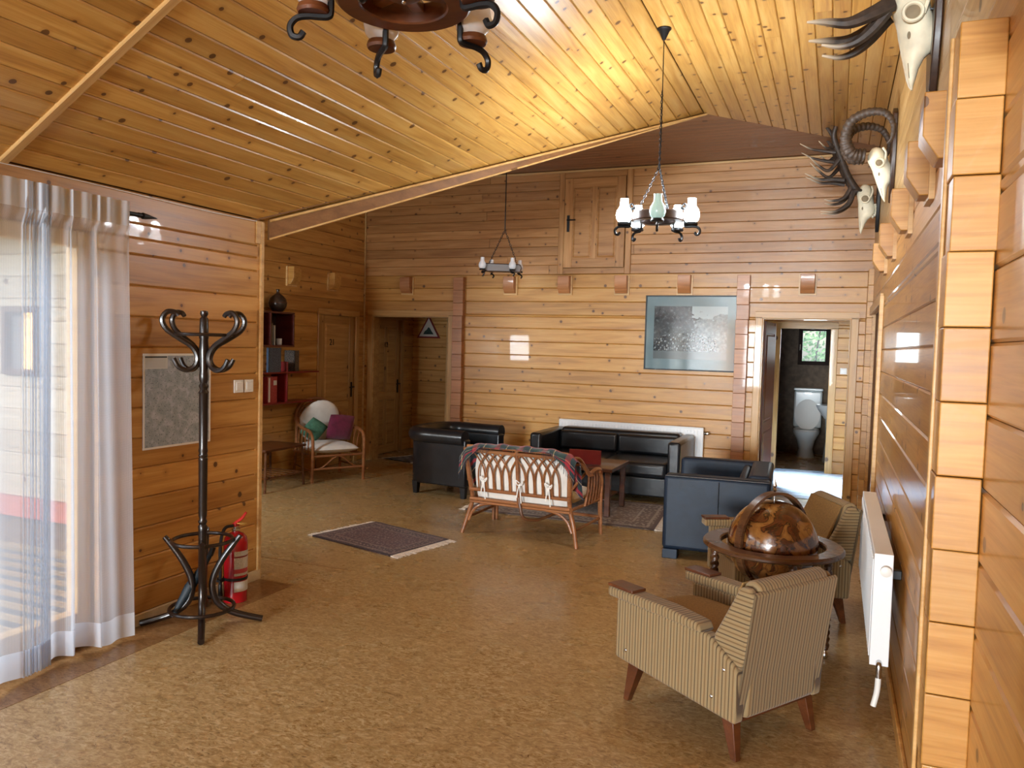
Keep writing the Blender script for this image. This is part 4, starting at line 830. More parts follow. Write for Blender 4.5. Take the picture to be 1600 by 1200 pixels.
p = thing('throw_pillow', 'plum square pillow leaning in the rattan armchair', 'pillow', (-5.18, 7.51, 0.42), math.radians(-125)); cushion('cover', M['plum'], p, (0, 0, 0.15), (0.15, 0.15, 0.06), Matrix.Rotation(math.radians(76), 4, 'X') @ Matrix.Rotation(math.radians(6), 4, 'Z'), 0.6)
p = thing('throw_pillow', 'small green pillow tucked behind the near arm of the rattan armchair', 'pillow', (-5.43, 7.36, 0.42), math.radians(-125)); cushion('cover', M['green_cushion'], p, (0, 0, 0.12), (0.12, 0.12, 0.05), Matrix.Rotation(math.radians(70), 4, 'X') @ Matrix.Rotation(math.radians(35), 4, 'Z'), 0.6)
t = thing('side_table', 'low dark rattan side table beside the recess armchair', 'table', (-5.46, 6.62, 0))
bx('table_top', M['brown_wood'], t, -0.24, 0.24, -0.33, 0.33, 0.415, 0.44, 0.006)
for s in (-1, 1):
    for q in (-1, 1): MB().tube([(s * 0.21, q * 0.29, 0.42), (s * 0.22, q * 0.31, 0.0)], 0.014, 8, smooth=False).build('leg', M['rattan_dark'], t)
    MB().tube([(s * 0.215, -0.30, 0.14), (s * 0.215, 0.30, 0.14)], 0.009, 6, smooth=False).build('stretcher', M['rattan_dark'], t)
for k in range(6): MB().tube([(-0.215, -0.25 + 0.1 * k, 0.15), (0.215, -0.25 + 0.1 * k, 0.15)], 0.007, 6, smooth=False).build('rack_cane', M['rattan_dark'], t)

# ---- rugs
def make_rug(name, label, mat, A, B, C_, D, th=0.012, fringe=('AB', 'CD')):
    A, B, C_, D = [Vector(q) for q in (A, B, C_, D)]; mb = MB()
    def fn(u_, v_):
        p = (A * (1 - u_) + B * u_) * (1 - v_) + (D * (1 - u_) + C_ * u_) * v_; return (p.x, p.y, th + 0.002 * math.sin(u_ * 17) * math.sin(v_ * 13))
    root = thing(name, label, 'rug', (0, 0, 0)); mb.grid(fn, 30, 20)
    base = [A, B, C_, D]; mb.add([(q.x, q.y, 0.003) for q in base] + [(q.x, q.y, th - 0.003) for q in base], [(0, 1, 5, 4), (1, 2, 6, 5), (2, 3, 7, 6), (3, 0, 4, 7), (3, 2, 1, 0)])
    mb.build('pile', mat, root, fix=False, angle=180)
    for e0, e1, away in ((A, D, (A - B).normalized()), (B, C_, (B - A).normalized())):
        f_ = MB(); n = int((e1 - e0).length / 0.012)
        for k in range(n):
            q = e0 + (e1 - e0) * ((k + 0.5) / n); l = 0.065 + random.uniform(-0.012, 0.015); w_ = (e1 - e0).normalized() * 0.0056; en = q + away * l + w_ * random.uniform(-1.5, 1.5)
            f_.add([(q - w_).to_tuple()[:2] + (0.002,), (q + w_).to_tuple()[:2] + (0.002,), (en + w_).to_tuple()[:2] + (0.002,), (en - w_).to_tuple()[:2] + (0.002,), (q - w_).to_tuple()[:2] + (0.010,), (q + w_).to_tuple()[:2] + (0.010,), (en + w_).to_tuple()[:2] + (0.004,), (en - w_).to_tuple()[:2] + (0.004,)],
                   [(4, 5, 6, 7), (0, 1, 5, 4), (1, 2, 6, 5), (2, 3, 7, 6), (3, 0, 4, 7)])
        f_.build('fringe', M['fringe'], root, False)
    return root
make_rug('rug', 'small dark Persian rug with cream fringes alone on the open floor', M['rug'], (-3.78, 5.12, 0), (-2.93, 4.90, 0), (-2.77, 5.53, 0), (-3.60, 5.77, 0))
make_rug('rug', 'large faded patterned rug under the seating group', M['rug_pale'], (-3.16, 6.62, 0), (-1.38, 6.66, 0), (-1.46, 7.76, 0), (-3.18, 7.74, 0))
make_rug('door_mat', 'small dark striped mat at the corridor opening', M['mat'], (-5.50, 8.97, 0), (-5.02, 8.84, 0), (-4.80, 9.36, 0), (-5.25, 9.50, 0), 0.008)

# ---- black leather tub chair
t = thing('tub_chair', 'black leather tub chair with rolled top left of the rattan settee', 'armchair', (-3.68, 7.45, 0), math.radians(-6))
def u_path(r, d):  # U shaped plan, open towards +x
    return [(0.36, -d), (0.0, -d), (-0.20, -d), (-0.33, -d * 0.80), (-0.385, -d * 0.4), (-0.39, 0), (-0.385, d * 0.4), (-0.33, d * 0.80), (-0.20, d), (0.0, d), (0.36, d)]
outer = [Vector((x_, y_, 0)) for x_, y_ in u_path(0, 0.40)]; inner = [Vector((x_ * 0.72 + (0.095 if x_ > 0.3 else 0), y_ * 0.72, 0)) for x_, y_ in u_path(0, 0.40)]
mb = MB(); n = len(outer); vs = []
for ring_, z_ in ((outer, 0.12), (outer, 0.60), (inner, 0.60), (inner, 0.12)): vs += [(p.x, p.y, z_) for p in ring_]
fs = []
for k in range(4):
    for i in range(n - 1): a0, b0 = k * n + i, ((k + 1) % 4) * n + i; fs.append((a0, a0 + 1, b0 + 1, b0))
fs += [(0, n, 2 * n, 3 * n), (n - 1, 4 * n - 1, 3 * n - 1, 2 * n - 1)]
mb.add(vs, fs); mb.build('shell', M['leather'], t, True, 0.015, angle=50)
MB().tube([(x_ * 0.94, y_ * 0.93, 0.615) for x_, y_ in u_path(0, 0.40)], 0.078, 14).build('rolled_top', M['leather'], t)
bx('seat_base', M['leather'], t, -0.25, 0.35, -0.285, 0.285, 0.12, 0.34, 0.02); cushion('seat_cushion', M['leather'], t, (0.06, 0, 0.38), (0.30, 0.285, 0.07), None, 0.3)
for x_ in (-0.27, 0.31):
    for y_ in (-0.33, 0.33): MB().hexa([(x_ - 0.022, y_ - 0.022, 0), (x_ + 0.022, y_ - 0.022, 0), (x_ + 0.022, y_ + 0.022, 0), (x_ - 0.022, y_ + 0.022, 0)], [(x_ - 0.032, y_ - 0.032, 0.13), (x_ + 0.032, y_ - 0.032, 0.13), (x_ + 0.032, y_ + 0.032, 0.13), (x_ - 0.032, y_ + 0.032, 0.13)]).build('leg', M['rubber'], t, False)

# ---- black leather sofa and cube armchair
def cube_seat(t, W, D, H, seats, mat, arm=0.13):
    """front towards -y, width x"""
    for s in (-1, 1): bx('arm', mat, t, min(s * W / 2, s * (W / 2 - arm)), max(s * W / 2, s * (W / 2 - arm)), -D / 2, D / 2, 0.07, H, 0.03)
    bx('backrest', mat, t, -W / 2 + arm, W / 2 - arm, D / 2 - 0.17, D / 2, 0.07, H + 0.015, 0.035)
    bx('seat_base', mat, t, -W / 2 + arm, W / 2 - arm, -D / 2 + 0.01, D / 2 - 0.17, 0.07, 0.26, 0.015)
    iw = W - 2 * arm
    for k in range(seats):
        bx('seat_cushion', mat, t, -W / 2 + arm + iw * k / seats + 0.003, -W / 2 + arm + iw * (k + 1) / seats - 0.003, -D / 2 - 0.01, D / 2 - 0.17, 0.262, 0.41, 0.04)
        bx('back_cushion', mat, t, -W / 2 + arm + iw * k / seats + 0.003, -W / 2 + arm + iw * (k + 1) / seats - 0.003, D / 2 - 0.24, D / 2 - 0.172, 0.412, H - 0.02, 0.03)
    for x_ in (-W / 2 + 0.06, W / 2 - 0.06):
        for y_ in (-D / 2 + 0.06, D / 2 - 0.06): bx('foot', M['leather_blue'], t, x_ - 0.055, x_ + 0.055, y_ - 0.055, y_ + 0.055, 0.0, 0.072, 0.004)
t = thing('leather_sofa', 'long black leather sofa against the back wall radiator', 'sofa', (-2.185, 8.22, 0), 0.0); cube_seat(t, 1.60, 0.84, 0.635, 2, M['leather'])
t = thing('leather_armchair', 'blue-black leather cube armchair with its side panel to the globe', 'armchair', (-0.80, 6.42, 0), math.radians(-90 + 3))
cube_seat(t, 1.14, 0.76, 0.63, 1, M['leather_blue'], 0.15)
MB().tube([(0.571, 0.02, 0.09), (0.5725, 0.02, 0.60)], 0.0035, 6, smooth=False).build('seam', M['leather'], t)
MB().tube([(0.565, -0.37, 0.622), (0.565, 0.37, 0.622)], 0.006, 6, smooth=False).build('piping', M['leather'], t)
# ---- coffee table
t = thing('coffee_table', 'low wooden coffee table between the settee and the black sofa', 'table', (-2.28, 7.22, 0))
bx('table_top', M['brown_wood'], t, -0.45, 0.45, -0.32, 0.32, 0.425, 0.46, 0.006)
for s in (-1, 1):
    for q in (-1, 1): bx('leg', M['brown_wood'], t, s * 0.40 - 0.025, s * 0.40 + 0.025, q * 0.27 - 0.025, q * 0.27 + 0.025, 0.0145, 0.425, 0.004)
bx('shelf', M['brown_wood'], t, -0.37, 0.37, -0.24, 0.24, 0.15, 0.165, 0.003)
t = thing('red_book', 'red covered album standing at the settee end of the coffee table', 'book', (-2.15, 7.10, 0.46), 0.1)
bx('pages', M['paper'], t, -0.145, 0.145, -0.012, 0.012, 0.003, 0.125); mb = MB().box(-0.15, 0.15, -0.016, -0.012, 0, 0.13).box(-0.15, 0.15, 0.012, 0.016, 0, 0.13).box(-0.15, -0.146, -0.012, 0.012, 0, 0.13); mb.build('cover', M['red_shelf'], t, False)

# ---- rattan settee (back to the viewer)
t = thing('rattan_settee', 'rattan settee with pointed-arch cane back and cream cushions', 'settee', (-2.295, 5.82, 0), math.radians(-3.0))
Wd = 0.46; RA = M['rattan']
def bk(x_, z_): return (x_, -0.02 - 0.16 * max(0, z_ - 0.30), z_)     # the back leans towards the viewer
for s in (-1, 1):
    MB().tube([(s * (Wd + 0.045), -0.03, 0.0), (s * (Wd + 0.005), 0.0, 0.16), (s * (Wd - 0.03), 0.0, 0.30), bk(s * (Wd - 0.02), 0.50), bk(s * (Wd - 0.0), 0.72)], [0.016, 0.019, 0.019, 0.018], 10).build('back_leg', RA, t)
    MB().tube([(s * (Wd + 0.03), 0.58, 0.0), (s * (Wd + 0.02), 0.56, 0.30), (s * (Wd + 0.03), 0.545, 0.47), (s * (Wd + 0.035), 0.50, 0.545), (s * (Wd + 0.03), 0.40, 0.56)], 0.017, 10).build('front_leg', RA, t)
    MB().tube([(s * (Wd + 0.045), 0.545, 0.0), (s * (Wd + 0.04), 0.535, 0.30), (s * (Wd + 0.05), 0.52, 0.46), (s * (Wd + 0.045), 0.46, 0.535)], 0.013, 8).build('front_leg', RA, t)
    MB().tube([bk(s * (Wd - 0.0), 0.70), (s * (Wd + 0.02), 0.04, 0.685), (s * (Wd + 0.03), 0.16, 0.60), (s * (Wd + 0.03), 0.26, 0.545), (s * (Wd + 0.03), 0.40, 0.56), (s * (Wd + 0.03), 0.50, 0.55)], 0.017, 10).build('arm_rail', RA, t)
    MB().tube([bk(s * (Wd + 0.015), 0.66), (s * (Wd + 0.045), 0.05, 0.64), (s * (Wd + 0.05), 0.18, 0.55), (s * (Wd + 0.045), 0.30, 0.525)], 0.012, 8).build('arm_rail', RA, t)
    for k in range(5): MB().tube([(s * (Wd + 0.02), 0.20 + 0.075 * k, 0.29), (s * (Wd + 0.035), 0.22 + 0.07 * k, 0.42), (s * (Wd + 0.03), 0.25 + 0.062 * k, 0.55)], 0.010, 8).build('arm_cane', RA, t)
    MB().tube([(s * (Wd - 0.02), 0.0, 0.29), (s * (Wd + 0.025), 0.56, 0.29)], 0.014, 8, smooth=False).build('side_rail', RA, t); MB().tube([(s * (Wd + 0.01), 0.0, 0.13), (s * (Wd + 0.03), 0.56, 0.13)], 0.012, 8, smooth=False).build('stretcher', RA, t)
    MB().tube([(s * (Wd - 0.005), -0.01, 0.11), (s * (Wd - 0.05), -0.01, 0.20), (s * (Wd - 0.14), -0.01, 0.255), (s * (Wd - 0.30), -0.005, 0.272)], 0.012, 8).build('corner_brace', RA, t)
    MB().tube([bk(s * (Wd - 0.01), 0.45), (s * (Wd + 0.02), 0.07, 0.52), (s * (Wd + 0.03), 0.19, 0.57)], 0.011, 8).build('arm_brace', RA, t)
MB().tube([bk(0, 0.27), bk(0, 0.52), bk(0, 0.735)], 0.016, 8).build('centre_post', RA, t)
for z_, r_ in ((0.295, 0.014), (0.270, 0.010), (0.375, 0.014), (0.70, 0.015), (0.735, 0.013)): MB().tube([bk(-Wd + 0.02, z_), bk(0, z_), bk(Wd - 0.02, z_)], r_, 8).build('back_rail', RA, t)
for z_ in (0.29, 0.14): MB().tube([(-Wd - 0.02, 0.555, z_), (Wd + 0.02, 0.555, z_)], 0.013, 8, smooth=False).build('front_rail', RA, t)
MB().tube([(0.0, -0.03, 0.36), (0.02, -0.04, 0.28), (0.05, -0.03, 0.19), (0.12, 0.04, 0.165), (0.2, 0.16, 0.19), (0.26, 0.30, 0.22)], 0.013, 8).build('hanging_cane', M['rattan_dark'], t)
st = 2 * (Wd - 0.03) / 12
for k in range(1, 12):
    x_ = -Wd + 0.03 + st * k
    if k == 6: continue
    for s in (-1, 1):
        pts = [bk(x_ + s * 0.006, 0.375), bk(x_ + s * 0.006, 0.50), bk(x_ + s * 0.02, 0.575), bk(x_ + s * st * 0.9, 0.65), bk(x_ + s * st * 1.6, 0.70)]
        if abs(pts[-1][0]) > Wd - 0.01: continue
        MB().tube(pts, 0.0068, 6).build('back_cane', RA, t)
cushion('seat_cushion', M['cream'], t, (0, 0.28, 0.355), (0.43, 0.27, 0.065), None, 0.25, 12)
cushion('back_cushion', M['cream'], t, (0, 0.045, 0.475), (0.43, 0.215, 0.065), Matrix.Rotation(math.radians(98), 4, 'X'), 0.25, 12)
for x_ in (-0.30, 0.02, 0.27):
    y_ = bk(0, 0.45)[1] - 0.018
    MB().tube([(x_, y_, 0.47), (x_ - 0.03, y_ - 0.004, 0.49), (x_ - 0.02, y_ - 0.006, 0.46), (x_, y_ - 0.004, 0.455), (x_ + 0.03, y_ - 0.004, 0.485), (x_ + 0.02, y_ - 0.006, 0.455), (x_, y_, 0.455)], 0.0045, 6).build('tie', M['twine'], t)
    for s in (-1, 1): MB().tube([(x_, y_, 0.46), (x_ + s * 0.012, y_ - 0.006, 0.40), (x_ + s * 0.02, y_ - 0.002, 0.33 - 0.02 * s)], 0.005, 6).build('tie', M['twine'], t)
ST = t
# tartan throw over the top rail
th = thing('tartan_throw', 'red and navy tartan throw draped over the settee back', 'blanket', (-2.295, 5.82, 0), math.radians(-3.0))
def throw(u_, v_):
    x_ = -0.49 + 1.0 * u_; e = abs(2 * u_ - 1); backlen = 0.004 + 0.13 * max(0, (e - 0.60) / 0.40) ** 1.1 + 0.006 * math.sin(u_ * 23); front = 0.30
    s_ = (v_ - 0.42) ; top = 0.765 - 0.05 * e ** 4
    wob = 0.010 * math.sin(u_ * 31 + v_ * 6) + 0.006 * math.sin(u_ * 57)
    if s_ < -0.06: q = (-0.06 - s_) / 0.36; y_, z_ = -0.135 - 0.006 * q + wob * 0.6, top - 0.02 - backlen * q
    elif s_ > 0.06: q = (s_ - 0.06) / 0.52; y_, z_ = -0.02 + 0.10 * q + wob, top - 0.015 - front * q
    else: q = (s_ + 0.06) / 0.12; y_, z_ = -0.135 + 0.115 * q, top - 0.02 + 0.022 * math.sin(PI * q) + wob * 0.4
    drop = 0.10 * max(0, e - 0.88) / 0.12 * (0.6 if u_ > 0.5 else 1.0)
    return (x_, y_, z_ - drop * 0.6)
MB().grid(throw, 90, 34).build('cloth', M['tartan'], th, solid=0.006, angle=180, fix=False)
for lo_, hi_ in ((0.0, 0.27), (0.73, 1.0)):
    f_ = MB()
    for k in range(22):
        u_ = lo_ + (hi_ - lo_) * (k + 0.5) / 22
        p = Vector(throw(u_, 0)); l = random.uniform(0.03, 0.055); f_.tube([p, p + Vector((random.uniform(-0.006, 0.006), -0.004, -l))], [0.0022, 0.0012], 4, smooth=False)
    f_.build('fringe', M['tartan'], th)['kind'] = 'stuff'

# ---- striped armchairs
def striped_chair(label, loc, rz):
    t = thing('striped_armchair', label, 'armchair', loc, rz, 'striped armchairs beside the globe')
    side = [(0.36, 0.185), (0.36, 0.455), (-0.165, 0.455), (-0.30, 0.375), (-0.325, 0.345), (-0.315, 0.15)]
    for s in (-1, 1):
        MB().prism(side, 'x', s * 0.215, s * 0.270).build('side_panel', M['stripe_y'], t, True, 0.012)
        ar = MB().prism([(0.40, 0.455), (0.40, 0.498), (0.05, 0.503), (-0.13, 0.490), (-0.15, 0.455)], 'x', s * 0.200, s * 0.290).build('armrest', M['stripe_y'], t, True, 0.012)
        MB().prism([(0.403, 0.4985), (0.403, 0.512), (0.245, 0.514), (0.245, 0.5005)], 'x', s * 0.203, s * 0.287).build('wood_cap', M['brown_wood'], t, True, 0.003)
        for y_, z_ in ((0.29, 0.235), (-0.20, 0.22), (-0.255, 0.345)): MB().ball((s * 0.271, y_, z_), 0.0075, 10, 6, (0.5, 1, 1)).build('stud', M['chrome'], t)
        for y_, dy in ((0.26, 0.045), (-0.25, -0.05)):
            x_ = s * 0.220; b, q = 0.014, 0.026; x2, y2 = x_ + s * 0.015, y_ + dy
            MB().hexa([(x2 - b, y2 - b, 0), (x2 + b, y2 - b, 0), (x2 + b, y2 + b, 0), (x2 - b, y2 + b, 0)], [(x_ - q, y_ - q * 1.3, 0.19), (x_ + q, y_ - q * 1.3, 0.19), (x_ + q, y_ + q * 1.3, 0.19), (x_ - q, y_ + q * 1.3, 0.19)]).build('leg', M['brown_wood'], t, True, 0.003)
    for y_ in (-0.29, 0.30): bx('rail', M['brown_wood'], t, -0.215, 0.215, y_ - 0.014, y_ + 0.014, 0.145, 0.185, 0.003)
    MB().prism([(-0.325, 0.16), (-0.335, 0.34), (-0.375, 0.655), (-0.362, 0.69), (-0.33, 0.70), (-0.29, 0.69), (-0.19, 0.36), (-0.16, 0.16)], 'x', -0.214, 0.214).build('backrest', M['stripe_x'], t, True, 0.02)
    for s in (-1, 1): MB().prism([(-0.32, 0.36), (-0.335, 0.40), (-0.370, 0.65), (-0.34, 0.68), (-0.30, 0.675), (-0.185, 0.46), (-0.175, 0.36)], 'x', s * 0.213, s * 0.252).build('back_wing', M['stripe_z'], t, True, 0.012)
    bp = MB().prism([(-0.31, 0.17), (-0.338, 0.345), (-0.382, 0.662), (-0.368, 0.672), (-0.325, 0.34), (-0.30, 0.17)], 'x', -0.252, 0.252).build('back_panel', M['stripe_x'], t, True, 0.006)
    cushion('seat_cushion', M['seat_tan'], t, (0, 0.09, 0.365), (0.212, 0.27, 0.06), None, 0.22)
    MB().prism([(-0.158, 0.41), (-0.272, 0.68), (-0.279, 0.68), (-0.185, 0.41)], 'x', -0.206, 0.206).build('inner_back', M['seat_tan'], t, True, 0.004)
    bx('seat_base', M['stripe_x'], t, -0.215, 0.215, -0.18, 0.345, 0.185, 0.33, 0.006)
    return t
TH1 = math.radians(56.6)
c1 = Vector((-0.29, 3.06, 0)) - Matrix.Rotation(TH1, 3, 'Z') @ Vector((-0.235, -0.30, 0))
striped_chair('striped tan armchair in the foreground, its back to the viewer', c1, TH1)
striped_chair('striped tan armchair behind the globe, facing the viewer', (-0.27, 5.0, 0), math.radians(115))

# ---- floor globe
t = thing('floor_globe', 'antique brown floor globe in a round wooden stand with twisted legs', 'globe', (-0.26, 4.19, 0)); GZ = 0.59
MB().ball((0, 0, GZ), 0.222, 40, 26).build('sphere', M['globe'], t)
MB().lathe([(0.255, GZ - 0.022), (0.335, GZ - 0.022), (0.345, GZ - 0.014), (0.345, GZ - 0.004), (0.335, GZ + 0.006), (0.262, GZ + 0.006), (0.255, GZ + 0.0), (0.255, GZ - 0.022)], seg=64, caps=False).build('horizon_ring', M['globe_wood'], t)
mr = MB(); aa = math.radians(52); nseg = 64; vs = []
for i in range(nseg):
    a_ = 2 * PI * i / nseg
    for r_, d in ((0.232, -0.021), (0.247, -0.021), (0.247, 0.021), (0.232, 0.021)):
        vs.append((r_ * math.cos(a_) * math.cos(aa) - d * math.sin(aa), r_ * math.cos(a_) * math.sin(aa) + d * math.cos(aa), GZ + 0.018 + r_ * math.sin(a_)))
mr.add(vs, [(i * 4 + k, ((i + 1) % nseg) * 4 + k, ((i + 1) % nseg) * 4 + (k + 1) % 4, i * 4 + (k + 1) % 4) for i in range(nseg) for k in range(4)]); mr.build('meridian_ring', M['globe_wood'], t)
MB().lathe([(0.006, GZ + 0.215), (0.006, GZ + 0.27), (0.010, GZ + 0.275), (0.004, GZ + 0.285), (0.010, GZ + 0.295), (0.002, GZ + 0.33)], seg=12).build('finial', M['chrome'], t)
for k in range(4):
    a_ = math.radians(-67.6 + 90 * k); cx, cy = 0.292 * math.cos(a_), 0.292 * math.sin(a_); vs = []; seg = 14; zs = [0.045 + (GZ - 0.022 - 0.045) * i / 60 for i in range(61)]
    for z_ in zs:
        ph = z_ * 2 * PI / 0.034 * 0.5
        for q in range(seg):
            b = 2 * PI * q / seg; r_ = 0.0185 + 0.0045 * math.cos(2 * (b - ph)) ; vs.append((cx + r_ * math.cos(b), cy + r_ * math.sin(b), z_))
    m_ = MB(); m_.add(vs, [(i * seg + q, i * seg + (q + 1) % seg, (i + 1) * seg + (q + 1) % seg, (i + 1) * seg + q) for i in range(60) for q in range(seg)]); lg = m_.build('twisted_leg', M['globe_wood'], t, angle=80)
    MB().lathe([(0.012, 0.0), (0.018, 0.008), (0.018, 0.026), (0.010, 0.036), (0.010, 0.046)], (cx, cy, 0), 14).build('caster', M['chrome'], lg)
    MB().tube([(cx, cy, 0.10), (0, 0, 0.10)], 0.012, 8, smooth=False).build('base_stretcher', M['dark_wood'], t)
MB().lathe([(0.03, 0.07), (0.045, 0.09), (0.04, 0.12), (0.018, 0.15), (0.014, 0.28), (0.02, 0.30)], seg=16).build('centre_support', M['dark_wood'], t)

# ---- radiators
t = thing('radiator', 'white panel radiator on the right wall beside the globe', 'radiator', (0.185, 3.62, 0.26))
bx('front_panel', M['white_metal'], t, 0.0, 0.012, 0.0, 1.60, 0.0, 0.46, 0.005); bx('rear_panel', M['white_metal'], t, 0.062, 0.074, 0.0, 1.60, 0.0, 0.46, 0.005)
bx('end_cover', M['white_metal'], t, 0.0, 0.074, -0.006, 0.0, -0.005, 0.462, 0.003); bx('end_cover', M['white_metal'], t, 0.0, 0.074, 1.60, 1.606, -0.005, 0.462, 0.003)
bx('top_grille', M['white_metal'], t, 0.0, 0.074, -0.006, 1.606, 0.460, 0.472, 0.003)
for k in range(36): bx('convector_rib', M['white_metal'], t, -0.004, 0.0, 0.03 + k * 0.0435, 0.05 + k * 0.0435, 0.02, 0.44, 0.002)
MB().lathe([(0.014, 0), (0.022, 0.003), (0.022, 0.016), (0.016, 0.020), (0.016, 0.04)], (0.045, -0.042, 0.405), 18, Matrix.Rotation(-PI / 2, 3, 'X')).build('thermostat', M['plastic_white'], t)
MB().tube([(0.037, 0.0, 0.012), (0.037, -0.02, 0.0), (0.037, -0.022, -0.05)], 0.012, 10).build('valve', M['chrome'], t)
MB().tube([(0.037, -0.022, -0.05), (0.034, -0.024, -0.11), (0.022, -0.03, -0.17)], 0.012, 10).build('pipe', M['plastic_white'], t)
for y_ in (0.15, 1.45): bx('wall_bracket', M['iron'], t, 0.074, 0.119, y_, y_ + 0.03, 0.33, 0.37, 0.003)
t = thing('radiator', 'long white ribbed radiator on the back wall behind the sofa', 'radiator', (-2.96, 8.70, 0.24))
bx('front_panel', M['white_metal'], t, 0.0, 1.65, 0.0, 0.014, 0.0, 0.46, 0.005); bx('rear_panel', M['white_metal'], t, 0.0, 1.65, 0.05, 0.064, 0.0, 0.46, 0.004)
bx('top_grille', M['white_metal'], t, -0.004, 1.654, 0.0, 0.066, 0.46, 0.472, 0.003)
for k in range(44): bx('convector_rib', M['white_metal'], t, 0.018 + k * 0.0372, 0.036 + k * 0.0372, -0.006, 0.0, 0.02, 0.44, 0.002)
for x_ in (-0.006, 1.65): bx('end_cover', M['white_metal'], t, x_, x_ + 0.006, 0.0, 0.066, 0.0, 0.46, 0.002)
for x_ in (0.2, 1.42): bx('wall_bracket', M['iron'], t, x_, x_ + 0.03, 0.064, 0.099, 0.33, 0.37, 0.003)
MB().lathe([(0.012, 0.0), (0.020, 0.01), (0.020, 0.05), (0.016, 0.06)], (1.655, 0.03, 0.41), 14, Matrix.Rotation(PI / 2, 3, 'Y')).build('thermostat', M['chrome'], t)

# ---- framed photograph, warning triangle
t = thing('framed_photograph', 'large framed black and white group photograph on the back wall', 'picture', (-1.50, YB, 1.74))
W2, H2 = 0.505, 0.415
for a_ in ((-W2, W2, -H2, -H2 + 0.014), (-W2, W2, H2 - 0.014, H2), (-W2, -W2 + 0.014, -H2 + 0.014, H2 - 0.014), (W2 - 0.014, W2, -H2 + 0.014, H2 - 0.014)): bx('frame', M['rubber'], t, a_[0], a_[1], -0.035, -0.001, a_[2], a_[3], 0.002)
bx('mount', M['mount'], t, -W2 + 0.01, W2 - 0.01, -0.022, -0.002, -H2 + 0.01, H2 - 0.01)
MB().quad((-0.405, -0.0225, -0.29), (0.395, -0.0225, -0.29), (0.395, -0.0225, 0.295), (-0.405, -0.0225, 0.295)).build('photograph', M['photo'], t, False, fix=False)
t = thing('triangle_sign', 'white triangular sign with red border and dark mountain in the corridor', 'sign', (-5.47, 10.10, 1.62))
def tri(sz, y0, y1, dz=0.0): return MB().prism([(-0.19 * sz, dz), (0.19 * sz, dz), (0, dz + 0.33 * sz)], 'y', y0, y1)
tri(1.0, -0.012, -0.001).build('border', M['red_shelf'], t, False); tri(0.80, -0.015, -0.012, 0.024).build('field', M['paper'], t, False); MB().prism([(-0.085, 0.055), (0.085, 0.055), (0.05, 0.10), (0.02, 0.145), (0.0, 0.16), (-0.03, 0.12), (-0.06, 0.10)], 'y', -0.017, -0.015).build('mountain', M['mountain'], t, False)

# ---- washroom
t = thing('toilet', 'white toilet with raised lid under the small washroom window', 'toilet', (-0.37, 12.55, 0))
MB().loft([((0, 0.02, 0.0), (0.13, 0, 0), (0, 0.20, 0)), ((0, 0.02, 0.12), (0.10, 0, 0), (0, 0.16, 0)), ((0, 0.0, 0.25), (0.13, 0, 0), (0, 0.20, 0)), ((0, -0.03, 0.36), (0.185, 0, 0), (0, 0.26, 0)), ((0, -0.03, 0.40), (0.19, 0, 0), (0, 0.265, 0))], 24).build('bowl', M['porcelain'], t)
MB().ring((0, -0.03, 0.41), 0.165, 0.018, 36, 8, 'z', 1.35).build('seat', M['plastic_white'], t)
MB().loft([((0, 0.16, 0.62), (0.185, 0, 0), (0, 0.04, 0.23)), ((0, 0.18, 0.62), (0.185, 0, 0), (0, 0.04, 0.23))], 28).build('lid', M['plastic_white'], t)
bx('tank', M['porcelain'], t, -0.20, 0.20, 0.20, 0.38, 0.42, 0.98, 0.03); bx('tank_lid', M['porcelain'], t, -0.21, 0.21, 0.19, 0.39, 0.98, 1.02, 0.015); bx('flush_plate', M['chrome'], t, -0.05, 0.05, 0.186, 0.19, 0.93, 0.95, 0.002)
t = thing('washbasin', 'white pedestal washbasin partly hidden by the washroom door frame', 'washbasin', (-0.02, 12.10, 0))
MB().loft([((0, 0, 0.62), (0.10, 0, 0), (0, 0.12, 0)), ((0, 0, 0.74), (0.19, 0, 0), (0, 0.20, 0)), ((0, 0, 0.80), (0.22, 0, 0), (0, 0.23, 0)), ((0, 0, 0.82), (0.22, 0, 0), (0, 0.23, 0))], 24).build('basin', M['porcelain'], t)
MB().loft([((0, 0, 0.0), (0.11, 0, 0), (0, 0.12, 0)), ((0, 0, 0.3), (0.075, 0, 0), (0, 0.085, 0)), ((0, 0, 0.66), (0.09, 0, 0), (0, 0.10, 0))], 20).build('pedestal', M['porcelain'], t)
t = thing('light_switch', 'small white light switch inside the washroom vestibule', 'switch', (0.09, 10.95, 1.335)); bx('plate', M['plastic_white'], t, -0.04, 0.04, -0.010, -0.0005, -0.04, 0.04, 0.003); bx('rocker', M['plastic_white'], t, -0.026, 0.026, -0.015, -0.009, -0.026, 0.026, 0.002)

